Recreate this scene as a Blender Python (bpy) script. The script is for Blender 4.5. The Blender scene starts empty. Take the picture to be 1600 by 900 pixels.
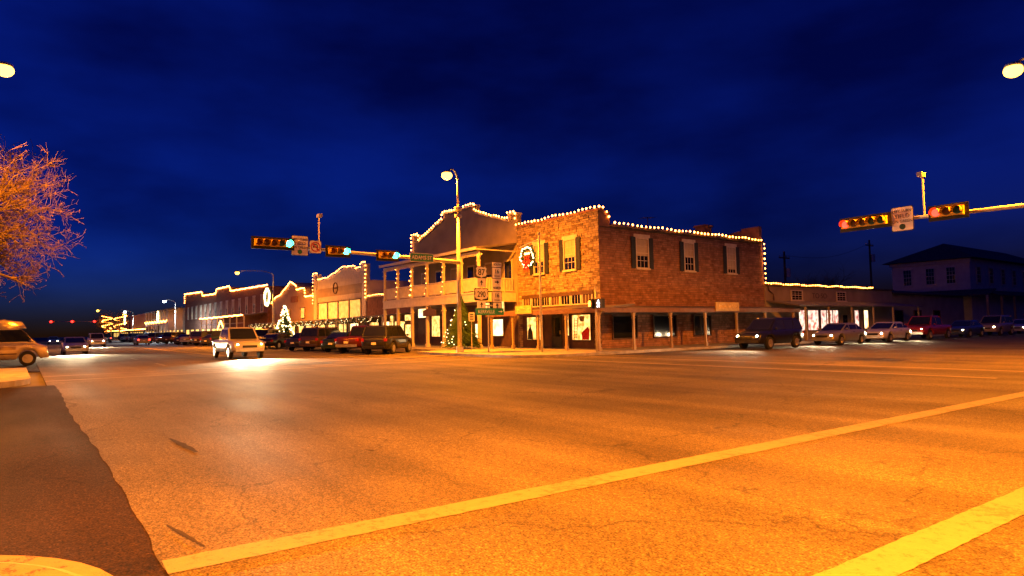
import bpy, bmesh, math, random
import numpy as np
from mathutils import Vector, Matrix
random.seed(7)
R = math.radians
S = bpy.context.scene
C = S.collection
# ------------------------------------------------------------------ camera
F, CX, CY, H = 1013.0, 800, 450, 1.55
_v1 = np.array([37-CX, 526-CY, F]); _v2 = np.array([2150-CX, 486.6-CY, F])
_ym = _v2/np.linalg.norm(_v2); _xm = -(_v1-_ym*(_v1@_ym)); _xm /= np.linalg.norm(_xm)
M3 = np.array([_xm, _ym, np.cross(_xm, _ym)])      # world = M3 @ (right, down, forward)
cd = bpy.data.cameras.new('camera'); cam = bpy.data.objects.new('camera', cd); C.objects.link(cam)
cd.sensor_width = 36; cd.lens = F/1600*36; cd.clip_end = 3000; cd.clip_start = .05
r_, d_, f_ = M3[:, 0], M3[:, 1], M3[:, 2]
cam.matrix_world = Matrix(((r_[0], -d_[0], -f_[0], 0), (r_[1], -d_[1], -f_[1], 0), (r_[2], -d_[2], -f_[2], H), (0, 0, 0, 1)))
S.camera = cam
def _ray(px, py): return M3@np.array([px-CX, py-CY, F])
def onX(px, py, X): r = _ray(px, py); t = X/r[0]; return Vector((X, r[1]*t, H+r[2]*t))
def onY(px, py, Y): r = _ray(px, py); t = Y/r[1]; return Vector((r[0]*t, Y, H+r[2]*t))
# ------------------------------------------------------------------ sky (dusk), no sun: it has set
W = bpy.data.worlds.new('World'); S.world = W; W.use_nodes = True
nt = W.node_tree; N = nt.nodes; L = nt.links
bg = N['Background']
sky = N.new('ShaderNodeTexSky'); sky.sky_type = 'NISHITA'; sky.sun_disc = False
sky.sun_elevation = R(-.6); sky.sun_rotation = R(222); sky.ozone_density = 6.0; sky.air_density = 1.0; sky.dust_density = .2
tc = N.new('ShaderNodeTexCoord'); mp = N.new('ShaderNodeMapping'); mp.inputs['Scale'].default_value = (1.2, 1.2, 3.2)
no = N.new('ShaderNodeTexNoise'); no.inputs['Scale'].default_value = 1.7; no.inputs['Detail'].default_value = 5; no.inputs['Roughness'].default_value = .5
ra = N.new('ShaderNodeValToRGB'); ra.color_ramp.elements[0].position = .36; ra.color_ramp.elements[1].position = .64
ra.color_ramp.elements[0].color = (.26, .26, .34, 1); ra.color_ramp.elements[1].color = (1, 1, 1, 1)
mx = N.new('ShaderNodeMix'); mx.data_type = 'RGBA'; mx.blend_type = 'MULTIPLY'; mx.inputs[0].default_value = 1
tint = N.new('ShaderNodeMix'); tint.data_type = 'RGBA'; tint.blend_type = 'MULTIPLY'; tint.inputs[0].default_value = 1
tint.inputs[7].default_value = (.22, .30, 1.0, 1)
L.new(tc.outputs['Generated'], mp.inputs[0]); L.new(mp.outputs[0], no.inputs[0]); L.new(no.outputs[0], ra.inputs[0])
L.new(sky.outputs[0], tint.inputs[6]); L.new(tint.outputs[2], mx.inputs[6]); L.new(ra.outputs[0], mx.inputs[7]); L.new(mx.outputs[2], bg.inputs[0])
bg.inputs[1].default_value = 0.15; sky.altitude = 300
S.view_settings.view_transform = 'Standard'; S.view_settings.look = 'None'; S.view_settings.gamma = 1
S.view_settings.use_curve_mapping = False
S.view_settings.exposure = 1.6
SODIUM = (1.0, .255, .006)
# ------------------------------------------------------------------ materials
MATS = {}
def mat(name, col, rough=.7, var=.25, scale=6., bump=0., metal=0., emit=0., ecol=None, bscale=None, island=None, spec=.4, coat=0):
    if name in MATS: return MATS[name]
    m = bpy.data.materials.new(name); m.use_nodes = True; MATS[name] = m
    n = m.node_tree.nodes; l = m.node_tree.links; b = n['Principled BSDF']
    b.inputs['Roughness'].default_value = rough; b.inputs['Metallic'].default_value = metal
    b.inputs['Specular IOR Level'].default_value = spec; b.inputs['Coat Weight'].default_value = coat
    t = n.new('ShaderNodeTexCoord'); z = n.new('ShaderNodeTexNoise'); z.inputs['Scale'].default_value = scale; z.inputs['Detail'].default_value = 6
    l.new(t.outputs['Object'], z.inputs[0])
    rp = n.new('ShaderNodeValToRGB'); rp.color_ramp.elements[0].position = .3; rp.color_ramp.elements[1].position = .7
    c0 = tuple(c*(1-var) for c in col)+(1,); c1 = tuple(min(1, c*(1+var*.6)) for c in col)+(1,)
    rp.color_ramp.elements[0].color = c0; rp.color_ramp.elements[1].color = c1
    l.new(z.outputs[0], rp.inputs[0]); out = rp.outputs[0]
    if island:
        g = n.new('ShaderNodeNewGeometry'); ir = n.new('ShaderNodeValToRGB')
        els = ir.color_ramp.elements
        while len(els) < len(island): els.new(.5)
        for i, c in enumerate(island): els[i].position = i/(len(island)-1); els[i].color = c+(1,)
        l.new(g.outputs['Random Per Island'], ir.inputs[0])
        mm = n.new('ShaderNodeMix'); mm.data_type = 'RGBA'; mm.blend_type = 'MULTIPLY'; mm.inputs[0].default_value = 1
        l.new(out, mm.inputs[6]); l.new(ir.outputs[0], mm.inputs[7]); out = mm.outputs[2]
    l.new(out, b.inputs['Base Color'])
    if bump:
        bp = n.new('ShaderNodeBump'); bp.inputs['Strength'].default_value = bump; bp.inputs['Distance'].default_value = .02
        z2 = n.new('ShaderNodeTexNoise'); z2.inputs['Scale'].default_value = bscale or scale*8; z2.inputs['Detail'].default_value = 4
        l.new(t.outputs['Object'], z2.inputs[0]); l.new(z2.outputs[0], bp.inputs['Height']); l.new(bp.outputs[0], b.inputs['Normal'])
    if emit:
        b.inputs['Emission Color'].default_value = (ecol or col)+(1,); b.inputs['Emission Strength'].default_value = emit
    return m
def lit_window(name, c0, c1, strength, scale=3.):
    """a lit shop window: uneven warm light from the goods and lamps inside"""
    m = mat(name, c0, .25, .1)
    n = m.node_tree.nodes; l = m.node_tree.links; b = n['Principled BSDF']
    t = n.new('ShaderNodeTexCoord'); v = n.new('ShaderNodeTexNoise'); v.inputs['Scale'].default_value = scale; v.inputs['Detail'].default_value = 3
    r = n.new('ShaderNodeValToRGB'); r.color_ramp.elements[0].position = .36; r.color_ramp.elements[1].position = .6
    r.color_ramp.elements[0].color = c1+(1,); r.color_ramp.elements[1].color = c0+(1,)
    l.new(t.outputs['Object'], v.inputs[0]); l.new(v.outputs[0], r.inputs[0]); l.new(r.outputs[0], b.inputs['Emission Color'])
    b.inputs['Emission Strength'].default_value = strength
    return m
def asphalt(name, base, rough0, rough1, wet):
    m = bpy.data.materials.new(name); m.use_nodes = True; n = m.node_tree.nodes; l = m.node_tree.links; b = n['Principled BSDF']
    t = n.new('ShaderNodeTexCoord')
    def noise(s, d=4, sc=None):
        z = n.new('ShaderNodeTexNoise'); z.inputs['Scale'].default_value = s; z.inputs['Detail'].default_value = d
        if sc:
            k = n.new('ShaderNodeMapping'); k.inputs['Scale'].default_value = sc; l.new(t.outputs['Object'], k.inputs[0]); l.new(k.outputs[0], z.inputs[0])
        else: l.new(t.outputs['Object'], z.inputs[0])
        return z
    def ramp(src, p0, p1, c0, c1):
        r = n.new('ShaderNodeValToRGB'); r.color_ramp.elements[0].position = p0; r.color_ramp.elements[1].position = p1
        r.color_ramp.elements[0].color = (c0,)*3+(1,); r.color_ramp.elements[1].color = (c1,)*3+(1,); l.new(src.outputs[0], r.inputs[0]); return r
    def mul(a, b_):
        x = n.new('ShaderNodeMix'); x.data_type = 'RGBA'; x.blend_type = 'MULTIPLY'; x.inputs[0].default_value = 1
        l.new(a, x.inputs[6]); l.new(b_, x.inputs[7]); return x.outputs[2]
    fine = ramp(noise(62, 2), .34, .68, .30, 1.75)
    grit = ramp(noise(24, 3), .36, .66, .62, 1.35)
    mid = ramp(noise(9, 5), .3, .7, .78, 1.15)
    big = ramp(noise(.35, 5), .3, .7, .62, 1.25)
    tracks = ramp(noise(1.0, 4, (.05, .9, 1)), .35, .65, .66, 1.15)
    spots = ramp(noise(2.3, 6), .24, .31, .55, 1.0)
    rgb = n.new('ShaderNodeRGB'); rgb.outputs[0].default_value = (base[0], base[1], base[2], 1)
    o = rgb.outputs[0]
    vo = n.new('ShaderNodeTexVoronoi'); vo.feature = 'DISTANCE_TO_EDGE'; vo.inputs['Scale'].default_value = .27
    wz = noise(1.6, 5); wm = n.new('ShaderNodeVectorMath'); wm.operation = 'MULTIPLY_ADD'; wm.inputs[1].default_value = (1.1, 1.1, 0)
    l.new(wz.outputs['Color'], wm.inputs[0]); l.new(t.outputs['Object'], wm.inputs[2]); l.new(wm.outputs[0], vo.inputs['Vector'])
    crack = ramp(vo, .0, .006, .45, 1.0)
    for q in (fine, grit, mid, big, tracks, spots, crack): o = mul(o, q.outputs[0])
    l.new(o, b.inputs['Base Color'])
    rr = ramp(noise(.5, 5, (.25, 1.1, 1)), .38, .62, rough0, rough1)
    l.new(rr.outputs[0], b.inputs['Roughness']); b.inputs['Specular IOR Level'].default_value = wet
    bp = n.new('ShaderNodeBump'); bp.inputs['Strength'].default_value = .55; bp.inputs['Distance'].default_value = .012
    l.new(noise(55, 3).outputs[0], bp.inputs['Height']); l.new(bp.outputs[0], b.inputs['Normal'])
    return m
def worn_paint(name, col, under, scale=14., thr=.40):
    """road paint with chips, grit and large scuffs"""
    m = bpy.data.materials.new(name); m.use_nodes = True; n = m.node_tree.nodes; l = m.node_tree.links; b = n['Principled BSDF']
    t = n.new('ShaderNodeTexCoord'); z = n.new('ShaderNodeTexNoise'); z.inputs['Scale'].default_value = scale; z.inputs['Detail'].default_value = 9; z.inputs['Roughness'].default_value = .7
    l.new(t.outputs['Object'], z.inputs[0])
    r = n.new('ShaderNodeValToRGB'); e = r.color_ramp.elements; e[0].position = thr-.06; e[1].position = thr; e[0].color = under+(1,); e[1].color = tuple(c*.85 for c in col)+(1,)
    x = e.new(.75); x.color = col+(1,)
    z3 = n.new('ShaderNodeTexNoise'); z3.inputs['Scale'].default_value = 1.3; z3.inputs['Detail'].default_value = 5; l.new(t.outputs['Object'], z3.inputs[0])
    z4 = n.new('ShaderNodeTexNoise'); z4.inputs['Scale'].default_value = 75; l.new(t.outputs['Object'], z4.inputs[0])
    ad = n.new('ShaderNodeMath'); ad.operation = 'MULTIPLY_ADD'; ad.inputs[1].default_value = .55; l.new(z3.outputs[0], ad.inputs[0]); l.new(z.outputs[0], ad.inputs[2])
    a2 = n.new('ShaderNodeMath'); a2.operation = 'MULTIPLY_ADD'; a2.inputs[1].default_value = .30; l.new(z4.outputs[0], a2.inputs[0]); l.new(ad.outputs[0], a2.inputs[2])
    a3 = n.new('ShaderNodeMath'); a3.operation = 'SUBTRACT'; a3.inputs[1].default_value = .42; l.new(a2.outputs[0], a3.inputs[0])
    l.new(a3.outputs[0], r.inputs[0]); l.new(r.outputs[0], b.inputs['Base Color']); b.inputs['Roughness'].default_value = .75
    bp = n.new('ShaderNodeBump'); bp.inputs['Strength'].default_value = .3; bp.inputs['Distance'].default_value = .01
    z2 = n.new('ShaderNodeTexNoise'); z2.inputs['Scale'].default_value = 60; l.new(t.outputs['Object'], z2.inputs[0]); l.new(z2.outputs[0], bp.inputs['Height']); l.new(bp.outputs[0], b.inputs['Normal'])
    return m
m_road = asphalt('asphalt_main', (.118, .096, .070), .70, .86, .22)
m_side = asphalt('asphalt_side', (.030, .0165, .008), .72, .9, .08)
m_white = worn_paint('road_paint_white', (.23, .19, .145), (.13, .10, .07), 11., .455)
m_yellow = worn_paint('road_paint_yellow', (.62, .42, .07), (.12, .11, .10), 9., .42)
m_kerbyel = worn_paint('kerb_paint_yellow', (.26, .18, .07), (.07, .035, .02), 11., .46)
m_conc = mat('concrete', (.33, .31, .28), .85, .3, 2.5, .4, bscale=30)
m_ground = mat('dry_ground', (.10, .09, .07), .95, .4, .3, .3)
m_tar = mat('tar', (.035, .027, .022), .9, .3, 8, .4, spec=.1)
m_stone = mat('limestone', (.47, .38, .25), .9, .35, 3., .8, bscale=14, island=[(.45, .40, .36), (1, .95, .85), (.72, .66, .55), (1.05, 1, .95), (.35, .29, .25), (.9, .85, .75)])
m_stoneb = mat('limestone_side_reddened', (.36, .20, .13), .9, .35, 2.2, .6, bscale=18, island=[(.7, .62, .58), (1, .95, .9), (.8, .72, .66), (1.1, 1.1, 1.1), (.6, .5, .45), (.95, .9, .85)])  # same stone as the front; redder light on this side put into the colour
m_mortar = mat('mortar', (.13, .10, .075), .95, .3, 5, .4)
m_trim = mat('cream_trim', (.62, .55, .42), .6, .15, 4)
m_plaster = mat('tan_plaster', (.34, .28, .19), .85, .22, .8, .25, bscale=20)
m_white_wood = mat('white_painted_wood', (.62, .57, .46), .6, .15, 3)
m_board = mat('cream_board', (.60, .52, .38), .65, .15, 1.5)
m_board2 = mat('tan_board', (.38, .28, .15), .65, .15, 1.5)
m_brick = mat('brown_brick', (.27, .13, .08), .9, .35, 3, .5, bscale=25)
m_fascia = mat('brown_fascia', (.17, .09, .05), .7, .25, 3)
m_darkwood = mat('dark_brown_wood', (.10, .055, .035), .7, .3, 3)
m_shutter = mat('dark_shutter', (.025, .03, .028), .6, .3, 4)
m_glass = mat('dark_glass', (.012, .014, .018), .08, .2, 2, spec=.6)
m_blind = mat('window_blind', (.50, .43, .30), .8, .12, 3)
m_roof = mat('roof_metal', (.14, .12, .11), .6, .3, 2)
m_roofdark = mat('roof_shingle', (.09, .06, .05), .9, .4, 4, .4)
m_galv = mat('galvanised_steel', (.50, .47, .40), .45, .15, 5, metal=.35)
m_sigy = mat('signal_yellow', (.62, .40, .03), .5, .15, 4)
m_black = mat('matt_black', (.012, .012, .013), .6, .3, 6)
m_cable = mat('black_cable', (.01, .01, .01), .6)
m_signwhite = mat('sign_white', (.72, .70, .66), .5, .06, 5)
m_signblack = mat('sign_black', (.01, .01, .01), .5)
m_signgreen = mat('sign_green', (.01, .22, .10), .45, .08, 5)
m_signred = mat('sign_red', (.45, .02, .02), .5)
m_gold = mat('gold_sign', (.50, .36, .08), .6, .25, 4)
m_goldtext = mat('gold_sign_lettering', (.75, .62, .28), .5, .1, 4)
m_bulb = mat('bulb_warm', (1, .62, .25), .3, .02, 1, emit=12, ecol=(1, .28, .035))
m_bulbw = mat('bulb_white', (1, .9, .7), .3, .02, 1, emit=3.2, ecol=(1, .72, .30))
m_lens = mat('sodium_lens', (1, .8, .4), .3, .02, 1, emit=3.5, ecol=(1, .46, .045))
m_lensw = mat('mercury_lens', (.8, .9, 1), .3, .02, 1, emit=12, ecol=(.75, .9, 1))
m_green = mat('signal_green_lit', (.1, 1, .85), .3, .02, 1, emit=12.0, ecol=(.012, .95, .82))
m_red = mat('signal_red_lit', (1, .1, .05), .3, .02, 1, emit=4.5, ecol=(1, .014, .008))
m_reddark = mat('signal_red_off', (.12, .02, .015), .3)
m_amberdark = mat('signal_amber_off', (.09, .05, .012), .3)
m_greendark = mat('signal_green_off', (.012, .06, .05), .3)
m_head = mat('headlight_lit', (1, .95, .8), .2, .02, 1, emit=25, ecol=(1, .82, .5))
m_headoff = mat('headlight_off', (.5, .5, .5), .15, .1)
m_tail = mat('tail_light_lens', (.30, .012, .01), .25, .1, 3)
m_tyre = mat('tyre_rubber', (.018, .018, .018), .85, .2, 8)
m_rim = mat('alloy_rim', (.5, .48, .45), .3, .15, 6, metal=.8)
m_walk = mat('walk_symbol_lit', (1, 1, 1), .4, .02, 1, emit=2.2, ecol=(.75, .85, 1))
m_hand = mat('hand_symbol_lit', (1, .4, .05), .4, .02, 1, emit=5, ecol=(1, .26, .02))
m_needle = mat('garland_green', (.03, .07, .025), .85, .4, 10)
m_bow = mat('red_ribbon', (.5, .02, .015), .6, .2, 6)
m_bark = mat('bark', (.19, .14, .08), .95, .35, 5, .3, spec=.05)
m_leaf = mat('dry_leaf', (.22, .13, .05), .8, .4, 2)
m_lit = lit_window('shop_light', (1, .62, .16), (.42, .15, .02), .75)
m_lit2 = lit_window('shop_light_white', (1, .78, .40), (1, .5, .12), 1.1, 1.5)
m_lit3 = lit_window('shop_light_colour', (1, .72, .55), (.30, .05, .05), .6, 2.6)
m_panel = lit_window('lit_blind_panel', (1, .52, .09), (.55, .22, .03), .42, 2.2)
# ------------------------------------------------------------------ mesh helpers
class MB:
    def __init__(s): s.v = []; s.f = []
    def box(s, x0, x1, y0, y1, z0, z1):
        a = len(s.v); s.v += [(x, y, z) for z in (z0, z1) for y in (y0, y1) for x in (x0, x1)]
        s.f += [tuple(a+i for i in q) for q in ((0, 2, 3, 1), (4, 5, 7, 6), (0, 1, 5, 4), (2, 6, 7, 3), (0, 4, 6, 2), (1, 3, 7, 5))]; return s
    def prism(s, poly, ax, lo, hi):
        """poly: 2D points; ax: extrusion axis. x:(y,z) y:(x,z) z:(x,y)"""
        n = len(poly); a = len(s.v)
        for d in (lo, hi):
            for p, q in poly: s.v.append({'x': (d, p, q), 'y': (p, d, q), 'z': (p, q, d)}[ax])
        s.f.append(tuple(range(a, a+n))); s.f.append(tuple(range(a+2*n-1, a+n-1, -1)))
        for i in range(n): j = (i+1) % n; s.f.append((a+i, a+n+i, a+n+j, a+j))
        return s
    def tube(s, pts, rad, n=8, cap=True):
        pts = [Vector(p) for p in pts]
        if not hasattr(rad, '__len__'): rad = [rad]*len(pts)
        a = len(s.v); up = None
        for i, p in enumerate(pts):
            d = (pts[min(i+1, len(pts)-1)]-pts[max(i-1, 0)])
            if d.length < 1e-9: d = Vector((0, 0, 1))
            d.normalize()
            if up is None: up = d.orthogonal().normalized()
            up = (up-d*up.dot(d))
            up = up.normalized() if up.length > 1e-6 else d.orthogonal().normalized()
            w = d.cross(up)
            for k in range(n):
                t = 2*math.pi*k/n; s.v.append(tuple(p+(up*math.cos(t)+w*math.sin(t))*rad[i]))
        for i in range(len(pts)-1):
            for k in range(n):
                j = (k+1) % n; s.f.append((a+i*n+k, a+i*n+j, a+(i+1)*n+j, a+(i+1)*n+k))
        if cap:
            s.f.append(tuple(a+k for k in range(n-1, -1, -1))); e = a+(len(pts)-1)*n; s.f.append(tuple(e+k for k in range(n)))
        return s
    def ball(s, c, r, nu=8, nv=5, sz=1.0):
        a = len(s.v); c = Vector(c); s.v.append((c.x, c.y, c.z-r*sz))
        for i in range(1, nv):
            t = math.pi*i/nv
            for k in range(nu):
                p = 2*math.pi*k/nu; s.v.append((c.x+r*math.sin(t)*math.cos(p), c.y+r*math.sin(t)*math.sin(p), c.z-r*sz*math.cos(t)))
        s.v.append((c.x, c.y, c.z+r*sz)); e = len(s.v)-1
        for k in range(nu):
            j = (k+1) % nu; s.f.append((a, a+1+j, a+1+k)); s.f.append((e, e-nu+k, e-nu+j))
            for i in range(nv-2): b = a+1+i*nu; s.f.append((b+k, b+j, b+nu+j, b+nu+k))
        return s
    def mesh(s, name, m, off=(0, 0, 0), smooth=False):
        me = bpy.data.meshes.new(name); o = Vector(off)
        me.from_pydata([tuple(Vector(p)-o) for p in s.v], [], s.f); me.materials.append(m)
        b = bmesh.new(); b.from_mesh(me); bmesh.ops.recalc_face_normals(b, faces=b.faces); b.to_mesh(me); b.free()
        if smooth: me.polygons.foreach_set('use_smooth', [True]*len(me.polygons))
        return me
    def build(s, name, m, parent=None, smooth=False, stuff=False):
        """world coordinates in; parents here are unrotated Empties or parts of them"""
        off = Vector((0, 0, 0)); q = parent
        while q is not None: off += q.location; q = q.parent
        o = bpy.data.objects.new(name, s.mesh(name, m, off, smooth)); C.objects.link(o)
        if parent is not None: o.parent = parent
        if stuff: o['kind'] = 'stuff'
        return o
def tag(o, label, cat, group=None):
    o['label'] = label; o['category'] = cat
    if group: o['group'] = group
    return o
def thing(name, label, cat, loc=(0, 0, 0), rz=0, group=None):
    o = bpy.data.objects.new(name, None); C.objects.link(o); o.location = loc; o.rotation_euler = (0, 0, rz); o.empty_display_size = .2
    return tag(o, label, cat, group)
def struct(name, mb, m): o = mb.build(name, m); o['kind'] = 'structure'; return o
def copy_tree(o, parent=None):
    c = o.copy(); C.objects.link(c); c.parent = parent
    for ch in list(o.children): copy_tree(ch, c)
    return c
def text_part(name, body, size, m, parent, loc, facing, sx=1.0, align='CENTER', bold=0):
    """flat lettering, local x to the reader's right; facing '+X' or '-Y'; loc in world"""
    cu = bpy.data.curves.new(name, 'FONT'); cu.body = body; cu.size = size; cu.align_x = align; cu.align_y = 'CENTER'; cu.extrude = .004; cu.offset = bold
    t = bpy.data.objects.new(name, cu); C.objects.link(t); bpy.context.view_layer.update()
    me = bpy.data.meshes.new_from_object(t.evaluated_get(bpy.context.evaluated_depsgraph_get())); bpy.data.objects.remove(t)
    off = Vector((0, 0, 0)); q = parent
    while q is not None: off += q.location; q = q.parent
    l = Vector(loc)-off
    for v in me.vertices:
        x, y, z = v.co.x*sx, v.co.y, v.co.z
        v.co = (l.x+z, l.y+x, l.z+y) if facing == '+X' else (l.x+x, l.y-z, l.z+y)
    me.materials.clear(); me.materials.append(m)
    o = bpy.data.objects.new(name, me); C.objects.link(o); o.parent = parent; return o
# ------------------------------------------------------------------ ground, roads, pavements
FK, AK = 22.6, -25.0         # far kerb of the main street (y), far kerb of the side street (x)
struct('ground', MB().box(-900, 900, -900, 900, -.30, -.05), m_ground)
def sheet(name, poly, z, m, thick=.045):
    return struct(name, MB().prism(poly, 'z', z-thick, z), m)
edge = [(x, .80+.03*math.sin(x*.5)+.012*math.sin(x*4.1+1)+random.uniform(-.006, .006)) for x in np.arange(-25.2, -4.4, .2)]
sheet('main_street', [(-700, .6), (-25.2, .6)]+edge+[(-4.6, .6), (300, .6), (300, FK+2), (-700, FK+2)], 0, m_road)
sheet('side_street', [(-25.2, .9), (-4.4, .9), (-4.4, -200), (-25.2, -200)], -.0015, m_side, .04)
sheet('side_street_far', [(-29, FK+1.9), (-4, FK+1.9), (-4, 400), (-29, 400)], -.006, m_road, .04)
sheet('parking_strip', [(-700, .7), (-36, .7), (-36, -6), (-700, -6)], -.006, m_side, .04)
def pavement(name, poly, m=m_conc, h=.15): return struct(name, MB().prism(poly, 'z', -.04, h), m)
def arc(cx, cy, r, a0, a1, n=8): return [(cx+r*math.cos(R(a0+(a1-a0)*i/n)), cy+r*math.sin(R(a0+(a1-a0)*i/n))) for i in range(n+1)]
pavement('pavement_far_corner', [(-700, FK), (-37.5, FK), (-36, 19.6)]+arc(-27.4, 22, 2.4, -90, 0)+[(-25, 400), (-60, 400), (-60, 60), (-700, 60)])
pavement('pavement_far_right', [(300, FK)]+[(-3.0, FK)]+arc(-3.2, FK+2.4, 2.4, 270, 180)+[(-5.6, 400), (300, 400)])
pavement('pavement_left_corner', [(-38, -6), (-37, .1)]+arc(-27.6, -2.2, 2.4, 90, 0)+[(-25.2, -200), (-700, -200), (-700, -6)])
# our corner: pavement with a yellow painted kerb
pc = arc(-4.2, -1.12, 1.6, 180, 85, 12)
pavement('pavement_near_corner', [(-5.72, -200)]+[(x+.09, y-.09) for x, y in pc]+[(300, .30), (300, -200)], m_conc, .149)
kb = MB(); ring = [(-5.80, -40)]+pc+[(-2.6, .45), (40, .40)]
for i in range(len(ring)-1):
    (xa, ya), (xb, yb) = ring[i], ring[i+1]
    def inn(x, y):
        d = Vector((x+4.2, y+1.12)); d = d.normalized() if x < -3.9 else Vector((0, 1))
        if y < -1.2: d = Vector((-1, 0))
        return x-d.x*.42, y-d.y*.42
    (xc, yc), (xd, yd) = inn(xa, ya), inn(xb, yb)
    a = len(kb.v); kb.v += [(xa, ya, -.03), (xb, yb, -.03), (xa, ya, .145), (xb, yb, .145), (xc, yc, .157), (xd, yd, .157)]
    kb.f += [(a, a+1, a+3, a+2), (a+2, a+3, a+5, a+4)]
struct('kerb', kb, m_kerbyel)
def stripe(name, x0, y0, x1, y1, w, m=m_white, z=.005):
    d = Vector((x1-x0, y1-y0)).normalized(); n_ = Vector((-d.y, d.x))*w/2; mb = MB(); k = max(2, min(400, int((Vector((x1-x0, y1-y0)).length)/.09))); L_ = []; R_ = []
    for i in range(k+1):
        t = i/k; j = 1+random.uniform(-.05, .05); j2 = 1+random.uniform(-.05, .05)
        L_.append((x0+(x1-x0)*t+n_.x*j, y0+(y1-y0)*t+n_.y*j)); R_.append((x0+(x1-x0)*t-n_.x*j2, y0+(y1-y0)*t-n_.y*j2))
    for i in range(k):
        a = len(mb.v); mb.v += [L_[i]+(z,), L_[i+1]+(z,), R_[i+1]+(z,), R_[i]+(z,)]; mb.f.append((a, a+1, a+2, a+3))
    return struct(name, mb, m)
stripe('crosswalk_line', -4.93, .78, -4.22, 22.3, .31)
stripe('crosswalk_line', -2.12, .6, -1.35, 22.3, .31)
stripe('crosswalk_line', -27.6, .6, -27.6, 19.4, .3); stripe('crosswalk_line', -30.8, .6, -30.8, 19.4, .3)
stripe('stop_line', -32.6, 11.2, -32.6, 19.0, .5)
for y in (10.6, 10.95): stripe('centre_line', -36, y, -400, y, .12, m_yellow); stripe('centre_line', 2, y, 200, y, .12, m_yellow)
for i in range(16):
    for y in (5.6, 15.6): stripe('lane_dash', -36-i*10, y, -39-i*10, y, .12)
stripe('crosswalk_line', -24.4, 20.2, -6, 20.2, .3); stripe('crosswalk_line', -24.4, 23.2, -6, 23.2, .3)
for i, (x, y, l_, w, a) in enumerate([(-10.1, 1.8, 1.5, .13, 3), (-5.6, 1.02, .8, .05, 9), (-7.9, 3.6, .16, .07, 20)]):
    p = []; k = 9
    for s_ in (1, -1):
        for j in range(k+1):
            t = (j/k if s_ > 0 else 1-j/k)-.5; ww = w*(.25+.75*math.cos(t*2.9))*random.uniform(.5, 1.0)*s_/2
            p.append((x+l_*t*math.cos(R(a))-ww*math.sin(R(a)), y+l_*t*math.sin(R(a))+ww*math.cos(R(a))))
    mb = MB(); mb.v = [(q[0], q[1], .0045) for q in p]; mb.f = [tuple(range(len(p)))]; struct('tar_patch', mb, m_tar)
# ------------------------------------------------------------------ shared building pieces
def stone_wall(u0, u1, z0, z1, holes, axis, pos, out, rows=(.10, .20), cols=(.16, .55), relief=.06):
    """coursed rubble: real blocks standing proud of a mortar plane; axis 'y' -> wall in the xz plane at y=pos"""
    mb = MB(); z = z0
    while z < z1-.02:
        h = min(random.uniform(*rows), z1-z); u = u0-random.uniform(0, .3)
        while u < u1:
            w = random.uniform(*cols); a, b = max(u, u0), min(u+w, u1); u += w
            if b-a < .06: continue
            segs = [(a, b)]
            for (h0, h1, k0, k1) in holes:
                if z+h*.5 > k0 and z+h*.5 < k1:
                    ns = []
                    for (p, q) in segs:
                        if q <= h0 or p >= h1: ns.append((p, q)); continue
                        if p < h0: ns.append((p, h0))
                        if q > h1: ns.append((h1, q))
                    segs = ns
            for (p, q) in segs:
                if q-p < .05: continue
                g = .012; d = random.uniform(.008, relief); k = len(mb.v)
                for (uu, zz) in ((p+g, z+g), (q-g, z+g), (q-g, z+h-g), (p+g, z+h-g)):
                    for dep in (0, d+random.uniform(-.006, .006)):
                        c = pos+out*dep; mb.v.append((uu+random.uniform(-.008, .008), c, zz+random.uniform(-.006, .006)) if axis == 'y' else (c, uu+random.uniform(-.008, .008), zz))
                mb.f += [(k+1, k+3, k+5, k+7), (k, k+2, k+3, k+1), (k+2, k+4, k+5, k+3), (k+4, k+6, k+7, k+5), (k+6, k, k+1, k+7)]
        z += h
    return mb
def B(axis, u0, u1, d0, d1, z0, z1, mb=None):
    """box on a facade: u along the wall, d depth coordinate"""
    mb = mb or MB()
    return mb.box(u0, u1, min(d0, d1), max(d0, d1), z0, z1) if axis == 'y' else mb.box(min(d0, d1), max(d0, d1), u0, u1, z0, z1)
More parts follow.
